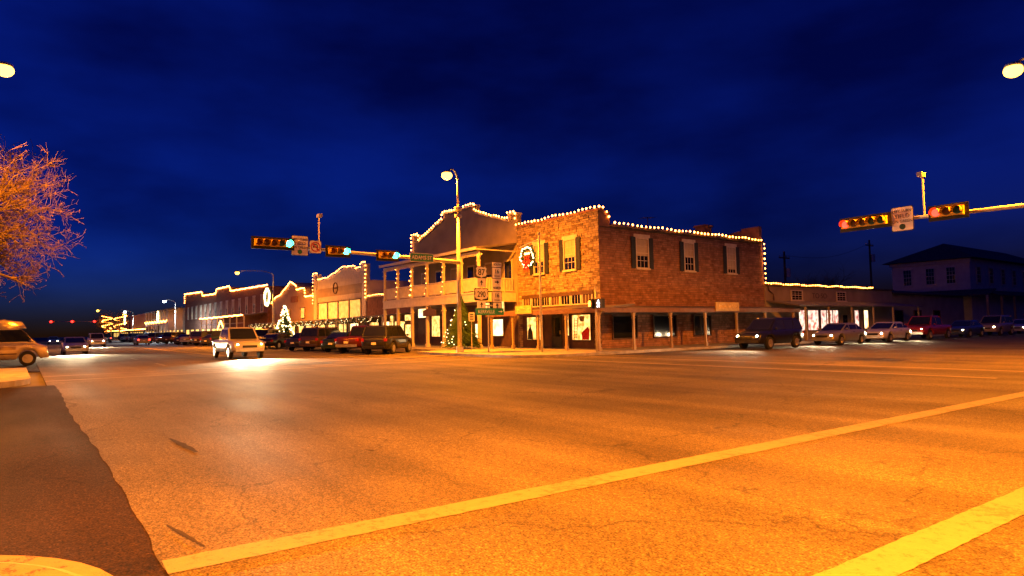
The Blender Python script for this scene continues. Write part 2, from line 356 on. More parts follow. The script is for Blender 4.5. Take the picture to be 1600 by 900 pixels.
def sash_window(parent, axis, pos, out, u0, u1, z0, z1, shutters=None, blind=.55, lintel=True):
    f = MB(); t = .09; o = out
    for (a, b, c, d) in ((u0, u0+t, z0, z1), (u1-t, u1, z0, z1), (u0+t, u1-t, z1-t, z1)): B(axis, a, b, pos+o*.005, pos+o*.085, c, d, f)
    w = f.build('window', m_trim, parent)
    B(axis, u0-.06, u1+.06, pos+o*.004, pos+o*.15, z0-.09, z0, MB()).build('sill', m_trim, w)
    if lintel: B(axis, u0-.15, u1+.15, pos+o*.006, pos+o*.07, z1+.005, z1+.22, MB()).build('lintel', m_trim, w)
    zm = z0+(z1-z0)*.5
    B(axis, u0+t, u1-t, pos+o*.006, pos+o*.022, z0, z1-t, MB()).build('pane', m_glass, w)
    if blind: B(axis, u0+t+.02, u1-t-.02, pos+o*.023, pos+o*.030, z1-t-(z1-z0)*blind, z1-t-.01, MB()).build('blind', m_blind, w)
    mu = MB(); wid = u1-u0-2*t
    for k in (1, 2): uu = u0+t+wid*k/3; B(axis, uu-.014, uu+.014, pos+o*.031, pos+o*.045, z0+.002, z1-t-.002, mu)
    for zz, hh in ((zm, .03), (z0+(zm-z0)*.5, .014), (zm+(z1-t-zm)*.5, .014), (z0+.03, .028)): B(axis, u0+t+.001, u1-t-.001, pos+o*.0315, pos+o*.050, zz-hh, zz+hh, mu)
    mu.build('muntins', m_trim, w)
    if shutters:
        for (a, b) in shutters:
            s_ = MB(); B(axis, a, b, pos+o*.045, pos+o*.075, z0-.02, z1+.02, s_)
            n_ = 16
            for k in range(n_):
                zz = z0+.05+(z1-z0-.1)*k/n_; B(axis, a+.05, b-.05, pos+o*.072, pos+o*.09, zz, zz+.05, s_)
            s_.build('shutter', m_shutter, parent)
    return w
def shop_window(parent, axis, pos, out, u0, u1, z0, z1, m=m_lit, frame=m_darkwood, bars=1):
    f = MB(); t = .07
    for (a, b, c, d) in ((u0, u0+t, z0, z1), (u1-t, u1, z0, z1), (u0+t, u1-t, z1-t, z1), (u0+t, u1-t, z0, z0+t)): B(axis, a, b, pos+out*.005, pos+out*.10, c, d, f)
    for k in range(1, bars): uu = u0+(u1-u0)*k/bars; B(axis, uu-.03, uu+.03, pos+out*.035, pos+out*.09, z0+t, z1-t, f)
    w = f.build('window', frame, parent)
    B(axis, u0+t, u1-t, pos+out*.006, pos+out*.03, z0+t, z1-t, MB()).build('pane', m, w)
    return w
def string_lights(label, pts, step, r=.054, group='warm string lights along the rooflines', m=m_bulb, single=True, sag=0.0):
    """cable plus bulbs; every bulb its own part where the photo lets one count them"""
    pts = [Vector(p) for p in pts]; t = thing('string_lights', label, 'string lights', pts[0], 0, group)
    MB().tube(pts, .012, 5).build('cable', m_cable, t)
    bm_ = MB().ball((0, 0, 0), r, 8, 6, 1.25).mesh('bulb', m, (0, 0, 0), True); far = MB(); acc = 0
    for i in range(len(pts)-1):
        d = pts[i+1]-pts[i]; Ln = d.length; s_ = acc
        while s_ < Ln:
            p = pts[i]+d*(s_/Ln)+Vector((0, 0, .02+.03*math.sin(s_*1.9)))
            p += Vector((random.uniform(-.02, .02), random.uniform(-.02, .02), random.uniform(-.02, .03)))
            if single: o = bpy.data.objects.new('bulb', bm_); C.objects.link(o); o.parent = t; o.location = p-t.location; k = random.uniform(.78, 1.15); o.scale = (k, k, k)
            else: far.ball(p, r, 6, 4)
            s_ += step*random.uniform(.93, 1.07)
        acc = s_-Ln
    if not single: far.build('bulbs', m, t, stuff=True)
    return t
def post(parent, x, y, z0, z1, w=.09, m=m_white_wood, bracket=0., name='post'):
    mb = MB().box(x-w, x+w, y-w, y+w, z0, z1).box(x-w*1.5, x+w*1.5, y-w*1.5, y+w*1.5, z0, z0+.25).box(x-w*1.4, x+w*1.4, y-w*1.4, y+w*1.4, z1-.5, z1-.42)
    o = mb.build(name, m, parent)
    return o
def bracket(parent, x, y, z, d, axis, m):
    """curved spandrel bracket of depth d below z on both sides"""
    for s_ in (-1, 1):
        pl = [(0, 0), (s_*d, 0)]+[(s_*(d-d*math.sin(R(t))), -d*(1-math.cos(R(t)))-.04) for t in (15, 35, 55, 75, 90)]
        if axis == 'x': MB().prism([(x+s_*.1+p, z+q) for p, q in pl], 'y', y-.03, y+.03).build('bracket', m, parent)
        else: MB().prism([(y+s_*.1+p, z+q) for p, q in pl], 'x', x-.03, x+.03).build('bracket', m, parent)
# ------------------------------------------------------------------ the stone corner building
BX0, BX1, BY0, BY1 = -36.9, -28.6, 28.3, 46.2
sb = thing('stone_building', 'two-storey rubble stone corner building with dark shutters and a low canopy', 'building', (-32.7, 28.3, .15))
MB().box(BX0, BX1-.03, BY0+.03, BY1, .1, 7.75).build('wall', m_mortar, sb)
wins = [(-35.45, -33.35, 5.25, 7.25), (-32.15, -30.25, 5.15, 7.25)]
fholes = [(-35.05, -33.75, 5.1, 7.45), (-31.9, -30.6, 5.1, 7.45), (-36.4, -29.2, .0, 3.72)]
stone_wall(BX0, BX1, .15, 8.75, fholes, 'y', BY0+.03, -1).build('front_stonework', m_stone, sb, stuff=True)
swin = [(31.57, 32.81), (36.44, 37.57), (41.38, 42.5)]
sholes = [(a, b, 5.2, 7.45) for a, b in swin]
stone_wall(BY0+.02, BY1, .15, 7.7, sholes, 'x', BX1-.03, 1, (.10, .19), (.2, .6), .035).build('side_stonework', m_stoneb, sb, stuff=True)
MB().box(BX0, BX1-.03, BY0+.031, BY0+.45, 7.75, 8.72).build('front_parapet', m_mortar, sb)
MB().box(BX0-.03, BX1+.05, BY0-.05, BY0+.5, 8.725, 8.86).build('coping', m_brick, sb)
MB().box(BX1-.5, BX1+.02, BY0+.10, BY0+1.0, 7.76, 8.72).build('corner_pier', m_brick, sb)
MB().box(BX1-.6, BX1+.12, BY0+1.02, BY1+.02, 7.755, 7.93).build('eave', m_darkwood, sb)
MB().box(BX0, BX1-.62, BY0+.46, BY1-.4, 7.755, 7.85).build('flat_roof', m_roof, sb)
MB().prism([(BX1-.02, 7.93), (BX1-.02, 9.1), (BX1-1.6, 9.1), (BX1-1.6, 8.95), (BX0, 8.3), (BX0, 7.93)], 'y', BY1-.38, BY1-.02).build('rear_parapet', m_brick, sb)
MB().box(-32.2, -31.3, 42.6, 43.5, 7.86, 9.35).box(-32.3, -31.2, 42.5, 43.6, 9.2, 9.36).build('chimney', m_brick, sb)
for (a, b, c, d) in [(-34.98, -33.82, 5.2, 7.25), (-31.85, -30.66, 5.2, 7.25)]:
    sash_window(sb, 'y', BY0, -1, a, b, c, d, [(a-.42, a-.03), (b+.03, b+.42)])
for (a, b), bl in zip(swin, (.55, .48, .8)): sash_window(sb, 'x', BX1, 1, a, b, 5.25, 7.25, [(a-.44, a-.03), (b+.03, b+.44)], bl)
# transom band
MB().box(-36.4, -29.2, BY0-.06, BY0+.02, 2.72, 2.92).build('transom_rail', m_darkwood, sb)
MB().box(-36.4, -29.2, BY0-.07, BY0+.02, 3.55, 3.78).build('transom_head', m_darkwood, sb)
for k in range(7):
    a = -36.35+k*1.02; b = a+.98; f = MB()
    for (p, q, z0, z1) in ((a, a+.10, 2.925, 3.545), (b-.10, b, 2.925, 3.545), (a+.10, b-.10, 2.925, 3.0)): f.box(p, q, BY0-.05, BY0+.01, z0, z1)
    w = f.build('transom_window', m_trim, sb)
    MB().box(a+.1, b-.1, BY0-.01, BY0+.012, 3.0, 3.545).build('pane', m_glass if k % 3 else m_darkwood, w)
    g = MB()
    for j in (1, 2): u = a+.1+(b-a-.2)*j/3; g.box(u-.018, u+.018, BY0-.03, BY0-.012, 3.0, 3.545)
    g.build('muntins', m_trim, w)
# shop front under the canopy
MB().box(-36.4, -29.2, BY0-.03, BY0+.028, .15, 2.715).build('shopfront', m_darkwood, sb)
w = shop_window(sb, 'y', BY0-.035, -1, -31.2, -29.35, .62, 2.34, m_lit)
lad = MB()
for u in (-31.0, -30.72): lad.tube([(u, BY0-.09, .72), (u+.12, BY0-.09, 2.1)], .022, 6)
for k in range(7): z = .85+k*.18; lad.tube([(-31.0+.12*(z-.72)/1.38, BY0-.09, z), (-30.72+.12*(z-.72)/1.38, BY0-.09, z)], .018, 6)
lad.build('display_ladder', m_brick, w)
MB().prism([(-30.35, 1.85), (-30.45, 2.15), (-30.3, 2.2), (-30.1, 2.2), (-29.95, 2.15), (-30.05, 1.85)], 'y', BY0-.10, BY0-.07).build('display_garment', m_board2, w)
MB().prism([(-30.2, .7), (-30.25, 1.15), (-29.95, 1.35), (-29.7, 1.5), (-29.55, 1.3), (-29.6, .7)], 'y', BY0-.11, BY0-.07).build('display_figure', m_bow, w)
w = shop_window(sb, 'y', BY0-.035, -1, -35.9, -34.7, .62, 2.3, m_lit)
MB().prism([(-35.75, .7), (-35.7, 1.3), (-35.55, 1.5), (-35.48, 1.75), (-35.4, 1.5), (-35.25, 1.25), (-35.2, .7)], 'y', BY0-.11, BY0-.07).build('display_figure', m_shutter, w)
shop_window(sb, 'y', BY0-.035, -1, -34.55, -34.1, .62, 2.3, m_lit); shop_window(sb, 'y', BY0-.035, -1, -31.75, -31.35, .9, 2.34, m_lit)
d = MB().box(-33.2, -32.2, BY0-.07, BY0-.035, .16, 2.3).build('door', m_shutter, sb)
MB().box(-33.05, -32.35, BY0-.085, BY0-.072, .9, 2.15).build('pane', m_glass, d); MB().box(-32.33, -32.28, BY0-.12, BY0-.072, 1.05, 1.3).build('handle', m_gold, d)
# canopy wrapping the corner
CXE, CYE = -25.75, 25.35
can = MB(); can.prism([(BY0-.05, 2.72), (CYE, 2.46), (CYE, 2.54), (BY0-.05, 2.80)], 'x', BX0+.2, CXE)
can.prism([(BX1+.05, 2.72), (CXE, 2.46), (CXE, 2.54), (BX1+.05, 2.80)], 'y', CYE+.005, BY1-.1); can.build('canopy', m_roof, sb)
MB().box(BX0+.2, CXE+.06, CYE-.06, CYE-.004, 2.30, 2.56).box(CXE+.004, CXE+.06, CYE, BY1-.1, 2.30, 2.56).build('fascia', m_fascia, sb)
for x in (-36.2, -33.8, -31.2, -28.6, -25.9):
    post(sb, x, CYE+.1, .15, 2.45, .06, m_board2); bracket(sb, x, CYE+.1, 2.42, .38, 'x', m_board2)
for y in (28.2, 31.5, 34.9, 38.3, 41.7, 45.4):
    post(sb, CXE-.1, y, .15, 2.45, .06, m_board2); bracket(sb, CXE-.1, y, 2.42, .38, 'y', m_board2)
for k, (a, b) in enumerate([(29.2, 31.5), (33, 35.4), (37.2, 39.2)]): shop_window(sb, 'x', BX1+.02, 1, a, b, .7, 2.2, m_glass)
MB().box(BX1, BX1+.045, 28.6, BY1-.3, 2.25, 2.7).build('side_signboard', m_darkwood, sb)
an = thing('roof_antenna', 'thin television antenna standing on the stone building roof', 'antenna', (-31, 35.6, 7.85))
MB().tube([(-31, 35.6, 7.85), (-31, 35.6, 9.3)], .025, 6).build('mast', m_black, an)
g = MB().tube([(-31, 34.9, 9.15), (-31, 36.3, 9.3)], .015, 5)
for k in range(6): y = 35.0+k*.24; g.tube([(-31.35, y, 9.17+.015*k*1.6), (-30.65, y, 9.17+.015*k*1.6)], .010, 4)
g.build('elements', m_black, an)
def script(par, a, b, z, face, d):
    """worn script the photograph no longer lets one read: joined pen strokes"""
    rn = random.Random(3); mb = MB(); w = b-a
    for (u0, u1) in ((.12, .46), (.54, .62), (.68, .88)):
        pts = []
        for i in range(26):
            t_ = i/25; u = a+w*(u0+(u1-u0)*t_)+.02*w*math.sin(t_*30); h_ = (.13 if i < 4 else .06)*math.sin(t_*34*(u1-u0)/.3+rn.uniform(-.3, .3))
            pts.append((u, d, z+h_) if face == '-Y' else (d, u, z+h_))
        mb.tube(pts, .014, 5)
    mb.build('lettering', m_goldtext, par)
for (nm, lab, ax) in (('canopy_sign', 'gold script signboard on the canopy beside the balcony porch', 'y'), ('canopy_sign', 'dull gold script signboard above the side street canopy', 'x')):
    if ax == 'y':
        s_ = thing(nm, lab, 'sign', (-31.2, 25.3, 2.5)); a, b = onY(805, 484, 25.2).x, onY(830, 484, 25.2).x
        MB().box(a, b, 25.20, 25.28, 2.40, 2.92).build('board', m_gold, s_); script(s_, a, b, 2.66, '-Y', 25.19)
    else:
        a, b = onX(1118, 480, -25.65).y, onX(1154, 480, -25.65).y; s_ = thing(nm, lab, 'sign', (-25.65, (a+b)/2, 2.5))
        MB().box(-25.68, -25.60, a, b, 2.38, 2.95).build('board', m_gold, s_); script(s_, a, b, 2.66, '+X', -25.59)
string_lights('warm string lights along the stone front parapet up to the corner pier', [(BX0, BY0-.1, 8.92), (BX1+.06, BY0-.1, 8.92), (BX1+.1, BY0+.5, 8.85), (BX1+.1, BY0+1.0, 8.05)], .37)
string_lights('warm string lights along the level side eave of the stone building', [(BX1+.16, BY0+1.3, 7.98), (BX1+.16, BY1, 7.98)], .42)
string_lights('warm string lights running down the rear corner of the stone building', [(BX1+.12, BY1+.05, 7.7), (BX1+.12, BY1+.05, 4.65)], .38)
# ------------------------------------------------------------------ gabled building with the balcony porch
gb = thing('gabled_building', 'tan plastered building with stepped gable parapet and white two-storey balcony porch', 'building', (-45, 28.3, .15))
GX0, GX1 = -52.7, -36.95
prof = [(GX0, .15), (GX1, .15), (GX1, 9.75), (GX1-.95, 9.75), (GX1-.95, 9.3), (-42.3, 10.62), (-42.3, 11.2), (-47.2, 11.2), (-47.2, 10.75), (-51.4, 9.35), (-51.4, 9.95), (GX0, 9.95)]
MB().prism(prof, 'y', BY0+.02, BY0+.45).build('wall', m_plaster, gb)
cop = MB(); pp = prof[2:]
for (a, b) in zip(pp[:-1], pp[1:]):
    if abs(a[0]-b[0]) < .01: continue
    lo, hi = (a, b) if a[0] < b[0] else (b, a)
    cop.prism([(lo[0]-.05, lo[1]+.003), (hi[0]+.05, hi[1]+.003), (hi[0]+.05, hi[1]+.14), (lo[0]-.05, lo[1]+.14)], 'y', BY0-.06, BY0+.5)
cop.build('coping', m_trim, gb)
MB().box(GX0+.1, GX1-.1, BY0+.46, 44, .15, 7.6).build('rear_block', m_plaster, gb)
MB().prism([(GX0, 7.605), (GX1-.1, 7.605), (-44.8, 9.4)], 'y', BY0+.47, 44).build('roof', m_roofdark, gb)
PY, DZ = 25.2, 4.05
MB().box(GX0+.6, GX1-.3, PY, BY0+.01, DZ-.12, DZ).build('balcony_floor', m_white_wood, gb)
fas = MB().box(GX0+.5, GX1-.25, PY-.10, PY-.005, 3.38, 4.08).box(GX0+.5, GX1-.25, PY-.14, PY-.11, 3.95, 4.06).box(GX0+.5, GX1-.25, PY-.13, PY-.11, 3.38, 3.48)
fas.box(GX1-.30, GX1-.2, PY-.1, BY0, 3.40, 4.06); fas.build('balcony_fascia', m_white_wood, gb)
MB().prism([(PY-.35, 7.05), (BY0+.01, 7.55), (BY0+.01, 7.67), (PY-.35, 7.17)], 'x', GX0+.3, GX1-.05).build('porch_roof', m_roof, gb)
MB().box(GX0+.35, GX1-.12, PY-.42, PY-.352, 6.98, 7.18).box(GX1-.14, GX1-.06, PY-.35, BY0, 6.98, 7.06).build('eave_board', m_white_wood, gb)
MB().box(GX0+.5, GX1-.25, PY-.04, PY+.06, 6.72, 6.93).build('porch_beam', m_white_wood, gb)
frt = MB()
for k in range(70): x = GX0+.6+k*.22; frt.box(x, x+.1, PY-.06, PY-.042, 6.60, 6.74)
frt.build('scalloped_trim', m_white_wood, gb, stuff=True)
pxs = [GX0+.6, -49.6, -47.1, -44.6, -42.1, -39.6, GX1-.4]
for i, x in enumerate(pxs):
    post(gb, x, PY+.02, DZ+.003, 6.72, .085); bracket(gb, x, PY+.02, 6.70, .4, 'x', m_white_wood)
    post(gb, x, PY+.02, .15, 3.38, .10)
    if 0 < i < 6:
        t = string_lights('small lights wound round a balcony post' if i != 2 else 'small lights wound round the balcony post, two of them glaring', [(x-.13, PY-.13, 4.3), (x+.13, PY-.13, 4.9), (x-.13, PY-.13, 5.5), (x+.13, PY-.13, 6.1), (x-.13, PY-.13, 6.6)], .42, .022 if i != 2 else .045, 'lights wound round the balcony posts', m_bulb)
for i in range(6):
    a, b = pxs[i]+.1, pxs[i+1]-.1; r_ = MB().box(a, b, PY-.02, PY+.06, 5.02, 5.1).box(a, b, PY-.01, PY+.05, 4.16, 4.22)
    rl = r_.build('balcony_rail', m_white_wood, gb); q = MB(); n_ = int((b-a)/.13)
    for k in range(1, n_): x = a+(b-a)*k/n_; q.box(x-.04, x+.04, PY, PY+.035, 4.22, 5.02)
    q.build('balusters', m_white_wood, rl, stuff=True)
r_ = MB().box(GX1-.44, GX1-.36, PY+.12, BY0-.02, 5.02, 5.1).box(GX1-.43, GX1-.37, PY+.12, BY0-.02, 4.16, 4.22).build('balcony_rail', m_white_wood, gb); q = MB()
for k in range(1, 22): y = PY+.12+k*.135; q.box(GX1-.42, GX1-.385, y-.035, y+.035, 4.22, 5.02)
q.build('balusters', m_white_wood, r_, stuff=True)
for k in range(6):
    x = -51+k*2.5; o_ = MB().box(x, x+1.0, BY0-.05, BY0+.015, 4.06, 6.55).build('balcony_door', m_trim, gb)
    MB().box(x+.1, x+.9, BY0-.065, BY0-.052, 4.2, 6.4).build('pane', m_glass, o_)
    if k % 2 == 0: MB().box(x+.1, x+.9, BY0-.072, BY0-.067, 5.6, 6.4).build('blind', m_board2, o_)
MB().box(GX0+.3, GX1-.1, BY0-.02, BY0+.018, .15, 3.35).build('shopfront', m_darkwood, gb)
for (p0, p1, ya, yb, m) in [(610, 617, 491, 528, m_lit), (622, 626, 491, 528, m_lit), (633, 645, 491, 502, m_lit), (633, 645, 506, 530, m_lit), (654, 671, 482, 497, m_lit2), (675, 690, 493, 527, m_lit), (743, 753, 505, 530, m_lit2), (758, 768, 472, 486, m_lit), (784, 791, 470, 488, m_lit), (770, 789, 498, 526, m_lit2)]:
    a, b = onY(p0, ya, BY0), onY(p1, yb, BY0); shop_window(gb, 'y', BY0-.025, -1, a.x, b.x, max(.3, b.z), max(a.z, b.z+.4), m)
sg = thing('hanging_sign', 'dark hanging shop sign with pointed top under the balcony', 'sign', (onY(671, 480, 25).x, 25, 3.0))
a, b = onY(661, 485, 25.0).x, onY(681, 485, 25.0).x
MB().prism([(a, 2.55), (b, 2.55), (b, 3.0), ((a+b)/2+.2, 3.12), ((a+b)/2, 3.4), ((a+b)/2-.2, 3.12), (a, 3.0)], 'y', 24.97, 25.03).build('board', m_darkwood, sg)
RG = 'warm string lights along the rooflines'
zz = .2
string_lights('warm string lights along the right slope and end pier of the stepped gable', [(GX1-.02, BY0-.12, 9.4), (GX1-.02, BY0-.12, 9.92), (GX1-.95, BY0-.12, 9.92), (GX1-.98, BY0-.12, 9.5), (-42.25, BY0-.12, 10.82), (-42.25, BY0-.12, 11.35)], .36)
string_lights('warm string lights along the flat top of the stepped gable', [(-42.4, BY0-.12, 11.38), (-47.2, BY0-.12, 11.38)], .36)
string_lights('warm string lights along the left slope and end pier of the stepped gable', [(-47.25, BY0-.12, 11.2), (-47.25, BY0-.12, 10.9), (-51.4, BY0-.12, 9.55), (-51.4, BY0-.12, 10.1), (GX0, BY0-.12, 10.1), (GX0-.05, BY0-.12, 7.7)], .36)
# ------------------------------------------------------------------ low brick shop, white false front, and the row beyond
lb = thing('brick_shop', 'low one-storey brown brick shop between the balcony building and false front', 'building', (-58, 28.3, .15))
MB().box(-62.7, -52.75, 28.33, 40, .15, 4.9).build('wall', m_brick, lb); MB().box(-62.7, -52.75, 28.25, 40.1, 4.905, 5.02).build('coping', m_trim, lb)
for a in (-62, -59.2, -56.4): shop_window(lb, 'y', 28.325, -1, a, a+2.3, .7, 2.4, m_lit2 if a == -59.2 else m_lit)
MB().prism([(25.4, 2.72), (28.3, 3.0), (28.3, 3.08), (25.4, 2.8)], 'x', -62.6, -52.9).build('canopy', m_roof, lb)
for x in (-62, -58.9, -55.8, -53.2): post(lb, x, 25.5, .15, 2.72, .05, m_white_wood)
string_lights('warm string lights along the low brick shop parapet', [(-52.8, 28.2, 5.08), (-62.6, 28.2, 5.08)], .33, .042, RG)
wf = thing('false_front_building', 'cream boarded false-front building with raised parapet and a round emblem', 'building', (-70.4, 28.3, .15))
wp = [(-78.1, .15), (-62.75, .15), (-62.75, 8.5), (-63.9, 8.5), (-63.9, 8.1), (-65.4, 8.05), (-65.5, 8.35), (-68.7, 8.55), (-71.2, 8.05), (-73.5, 7.65), (-76.6, 7.65), (-76.6, 8.4), (-78.1, 8.4)]
MB().prism(wp, 'y', 28.32, 28.7).build('wall', m_trim, wf); MB().box(-78.05, -62.8, 28.71, 42, .15, 6.8).build('rear_block', m_board, wf)
for k in range(5): MB().box(-76.5, -64.0, 28.26-.004*(k % 2), 28.315, 5.05+k*.50, 5.54+k*.50).build('board_band', m_board2 if k in (1, 2) else m_board, wf)
for x in (-77.4, -63.3): MB().box(x-.5, x+.5, 28.22, 28.31, .15, 7.6).build('pilaster', m_trim, wf)
rr = MB().tube([(-71+.62*math.cos(t), 28.22, 6.4+.62*math.sin(t)) for t in np.linspace(0, 2*math.pi, 25)], .06, 6).build('emblem_ring', m_darkwood, wf)
MB().box(-71.35, -70.65, 28.20, 28.25, 6.3, 6.5).build('emblem_bar', m_darkwood, wf)
for k in range(4):
    a = -76.5+k*3.13; f = MB().box(a, a+.12, 28.2, 28.31, 2.95, 4.95).box(a+3.0, a+3.12, 28.2, 28.31, 2.95, 4.95).box(a+.12, a+3.0, 28.2, 28.31, 4.83, 4.95).build('transom_window', m_darkwood, wf)
    for j in range(6): MB().box(a+.14+j*.477, a+.14+j*.477+.45, 28.27, 28.31, 2.97, 4.82).build('pane', m_panel, f)
MB().prism([(25.2, 2.62), (28.3, 2.85), (28.3, 2.93), (25.2, 2.70)], 'x', -78, -62.9).build('canopy', m_roof, wf)
for x in (-77.6, -73, -68, -63.4): post(wf, x, 25.3, .15, 2.62, .05, m_white_wood)
for a in (-76.6, -73.4, -70.2, -67.0): shop_window(wf, 'y', 28.315, -1, a, a+2.4, .6, 2.35, m_lit if a < -68 else m_lit2)
string_lights('warm string lights outlining the right pier of the false front', [(-62.75, 28.15, 4.9), (-62.75, 28.15, 8.6), (-63.9, 28.15, 8.6), (-63.95, 28.15, 8.2)], .42, .05)
string_lights('warm string lights over the curved top of the false front', [(-64.0, 28.2, 8.2), (-65.4, 28.2, 8.15), (-65.5, 28.2, 8.45), (-68.7, 28.2, 8.65), (-71.2, 28.2, 8.15), (-73.5, 28.2, 7.75), (-76.5, 28.2, 7.75)], .33, .045)
string_lights('warm string lights outlining the left pier of the false front', [(-76.7, 28.15, 8.5), (-78.1, 28.15, 8.5), (-78.1, 28.15, 4.9)], .42, .05)
def garland(label, x0, x1, y, z, n_):
    t = thing('garland', label, 'garland', (x0, y, z), 0, 'garlands hung under the shop canopies'); g = MB(); bl = MB()
    for i in range(n_):
        s_ = x0+(x1-x0)*i/n_; w = (x1-x0)/n_
        for k in range(14):
            u = k/13; px = s_+w*u; pz = z-.42*math.sin(u*math.pi)
            for j in range(4): d = Vector((random.gauss(0, 1), random.gauss(0, 1), random.gauss(0, 1))).normalized()*.13; g.tube([(px, y, pz), (px+d.x, y+d.y, pz+d.z)], [.03, .008], 4)
            if random.random() < .4: bl.ball((px+random.uniform(-.08, .08), y-.12, pz+random.uniform(-.12, .12)), .02, 6, 4)
    g.build('greenery', m_needle, t, stuff=True); bl.build('bulbs', m_bulbw, t, stuff=True)
garland('looped dark garland with white lights under the false front canopy', -77.6, -63.6, 25.1, 2.6, 9)
garland('looped dark garland with white lights under the low brick shop canopy', -62, -53.3, 25.3, 2.7, 6)
# stepped-gable brown shop
sg_ = thing('gable_shop', 'small brown shop with a stepped gable beyond the false front', 'building', (-86, 28.3, .15))
gp = [(-95, .15), (-78.2, .15), (-78.2, 5.8), (-81.0, 5.85), (-81.2, 6.9), (-84.2, 6.95), (-84.3, 7.4), (-86.5, 8.1), (-89.0, 7.2), (-91, 6.5), (-93.0, 6.3), (-95, 5.5)]
MB().prism(gp, 'y', 28.32, 38).build('wall', m_board2, sg_); MB().box(-86.6, -83.9, 28.24, 28.315, 5.4, 6.2).build('vent', m_brick, sg_)
for a in (-94, -90.5, -87, -83.5, -80.8): shop_window(sg_, 'y', 28.315, -1, a, a+2.2, .7, 2.3, m_lit)
for a in (-88.6, -82.8): shop_window(sg_, 'y', 28.315, -1, a, a+1.6, 3.2, 4.6, m_panel)
MB().prism([(25.2, 2.62), (28.3, 2.85), (28.3, 2.93), (25.2, 2.70)], 'x', -95, -78.3).build('canopy', m_roof, sg_)
for x in (-94.6, -89.5, -84, -78.8): post(sg_, x, 25.3, .15, 2.62, .05, m_white_wood)
garland('looped dark garland with white lights under the brown gable shop canopy', -94.5, -78.8, 25.1, 2.6, 9)
string_lights('warm string lights over the stepped gable of the brown shop', [(p[0], 28.2, p[1]+.08) for p in gp[2:]], .36, .075, RG, single=False)
# brick block with awning porch further along
bb = thing('brick_block', 'long dark brick block with stepped lit parapet far along the street', 'building', (-128, 28.3, .15))
bp_ = [(-158, .15), (-97, .15), (-97, 8.3), (-118, 8.6), (-119, 9.5), (-128, 9.5), (-129, 8.7), (-140, 8.9), (-141, 9.7), (-157.5, 10.1), (-158, 10.1)]
MB().prism(bp_, 'y', 28.32, 48).build('wall', m_brick, bb)
for x in np.arange(-155, -99, 4.2): sash_window(bb, 'y', 28.31, -1, x, x+1.3, 4.6, 7.0, None, .4)
for x in np.arange(-156, -99, 4.8): shop_window(bb, 'y', 28.315, -1, x, x+3.4, .7, 2.4, m_lit)
MB().prism([(25.0, 3.9), (28.3, 4.4), (28.3, 4.5), (25.0, 4.0)], 'x', -126, -97.5).build('porch_roof', m_roof, bb)
for x in np.arange(-125.5, -97, 4): post(bb, x, 25.15, .15, 3.9, .08, m_white_wood)
MB().box(-126, -97.5, 25.1, 25.16, 2.9, 3.0).build('porch_rail', m_white_wood, bb)
string_lights('warm string lights along the long brick block parapet', [(p[0], 28.2, p[1]+.1) for p in bp_[2:]]+[(-158, 28.2, 8.2)], .5, .10, RG, single=False)
string_lights('warm string lights along the porch eave of the brick block', [(-97.5, 24.9, 4.05), (-126, 24.9, 4.05)], .5, .09, RG, single=False)
string_lights('inverted V of warm lights hung above the brick block porch', [(-112.5, 24.9, 1.9), (-110.3, 24.9, 3.5), (-108, 24.9, 1.9)], .3, .09, RG, single=False)
vb = thing('veranda_house', 'pale veranda building with wreath and lit railing far along the street', 'building', (-175, 28, .15))
MB().box(-192, -160, 28.32, 44, .15, 7.4).build('wall', m_board, vb); MB().prism([(25.0, 7.0), (28.3, 7.5), (28.3, 7.65), (25.0, 7.15)], 'x', -192, -160).build('porch_roof', m_roof, vb)
for x in np.arange(-191.5, -159, 4.4): post(vb, x, 25.2, .15, 7.0, .12, m_white_wood)
MB().box(-192, -160, 25.1, 25.3, 3.6, 4.1).build('balcony_floor', m_white_wood, vb)
for x in np.arange(-190, -161, 4.6): shop_window(vb, 'y', 28.315, -1, x, x+2.4, .7, 2.5, m_lit)
string_lights('swagged warm lights on the far veranda railing', [(-160-i*2, 25.0, 4.6-.5*(i % 2)) for i in range(17)], .4, .09, RG, single=False)
fb = []
for i, (a, b, h, m, lab) in enumerate([(-214, -194, 5.4, m_brick, 'low brick store with two lines of lights beyond the veranda building'), (-250, -216, 7.5, m_board2, 'tan flat-roofed store far along the street'), (-300, -254, 6.0, m_brick, 'long brick store at the far end of the street')]):
    t = thing('far_store', lab, 'building', ((a+b)/2, 28.3, .15)); MB().box(a, b, 28.32, 45, .15, h).build('wall', m, t); MB().box(a, b, 28.2, 45.1, h+.003, h+.2).build('coping', m_trim, t)
    for x in np.arange(a+1, b-4, 5): shop_window(t, 'y', 28.315, -1, x, x+3, .7, 2.4, m_lit)
    MB().box(a, b, 25.5, 28.3, 2.7, 2.85).build('canopy', m_roof, t)
    string_lights('warm string lights along the canopy of '+lab.split(' far')[0].split(' with')[0].split(' at')[0], [(a, 25.4, 2.95), (b, 25.4, 2.95)], .5, .09, RG, single=False)
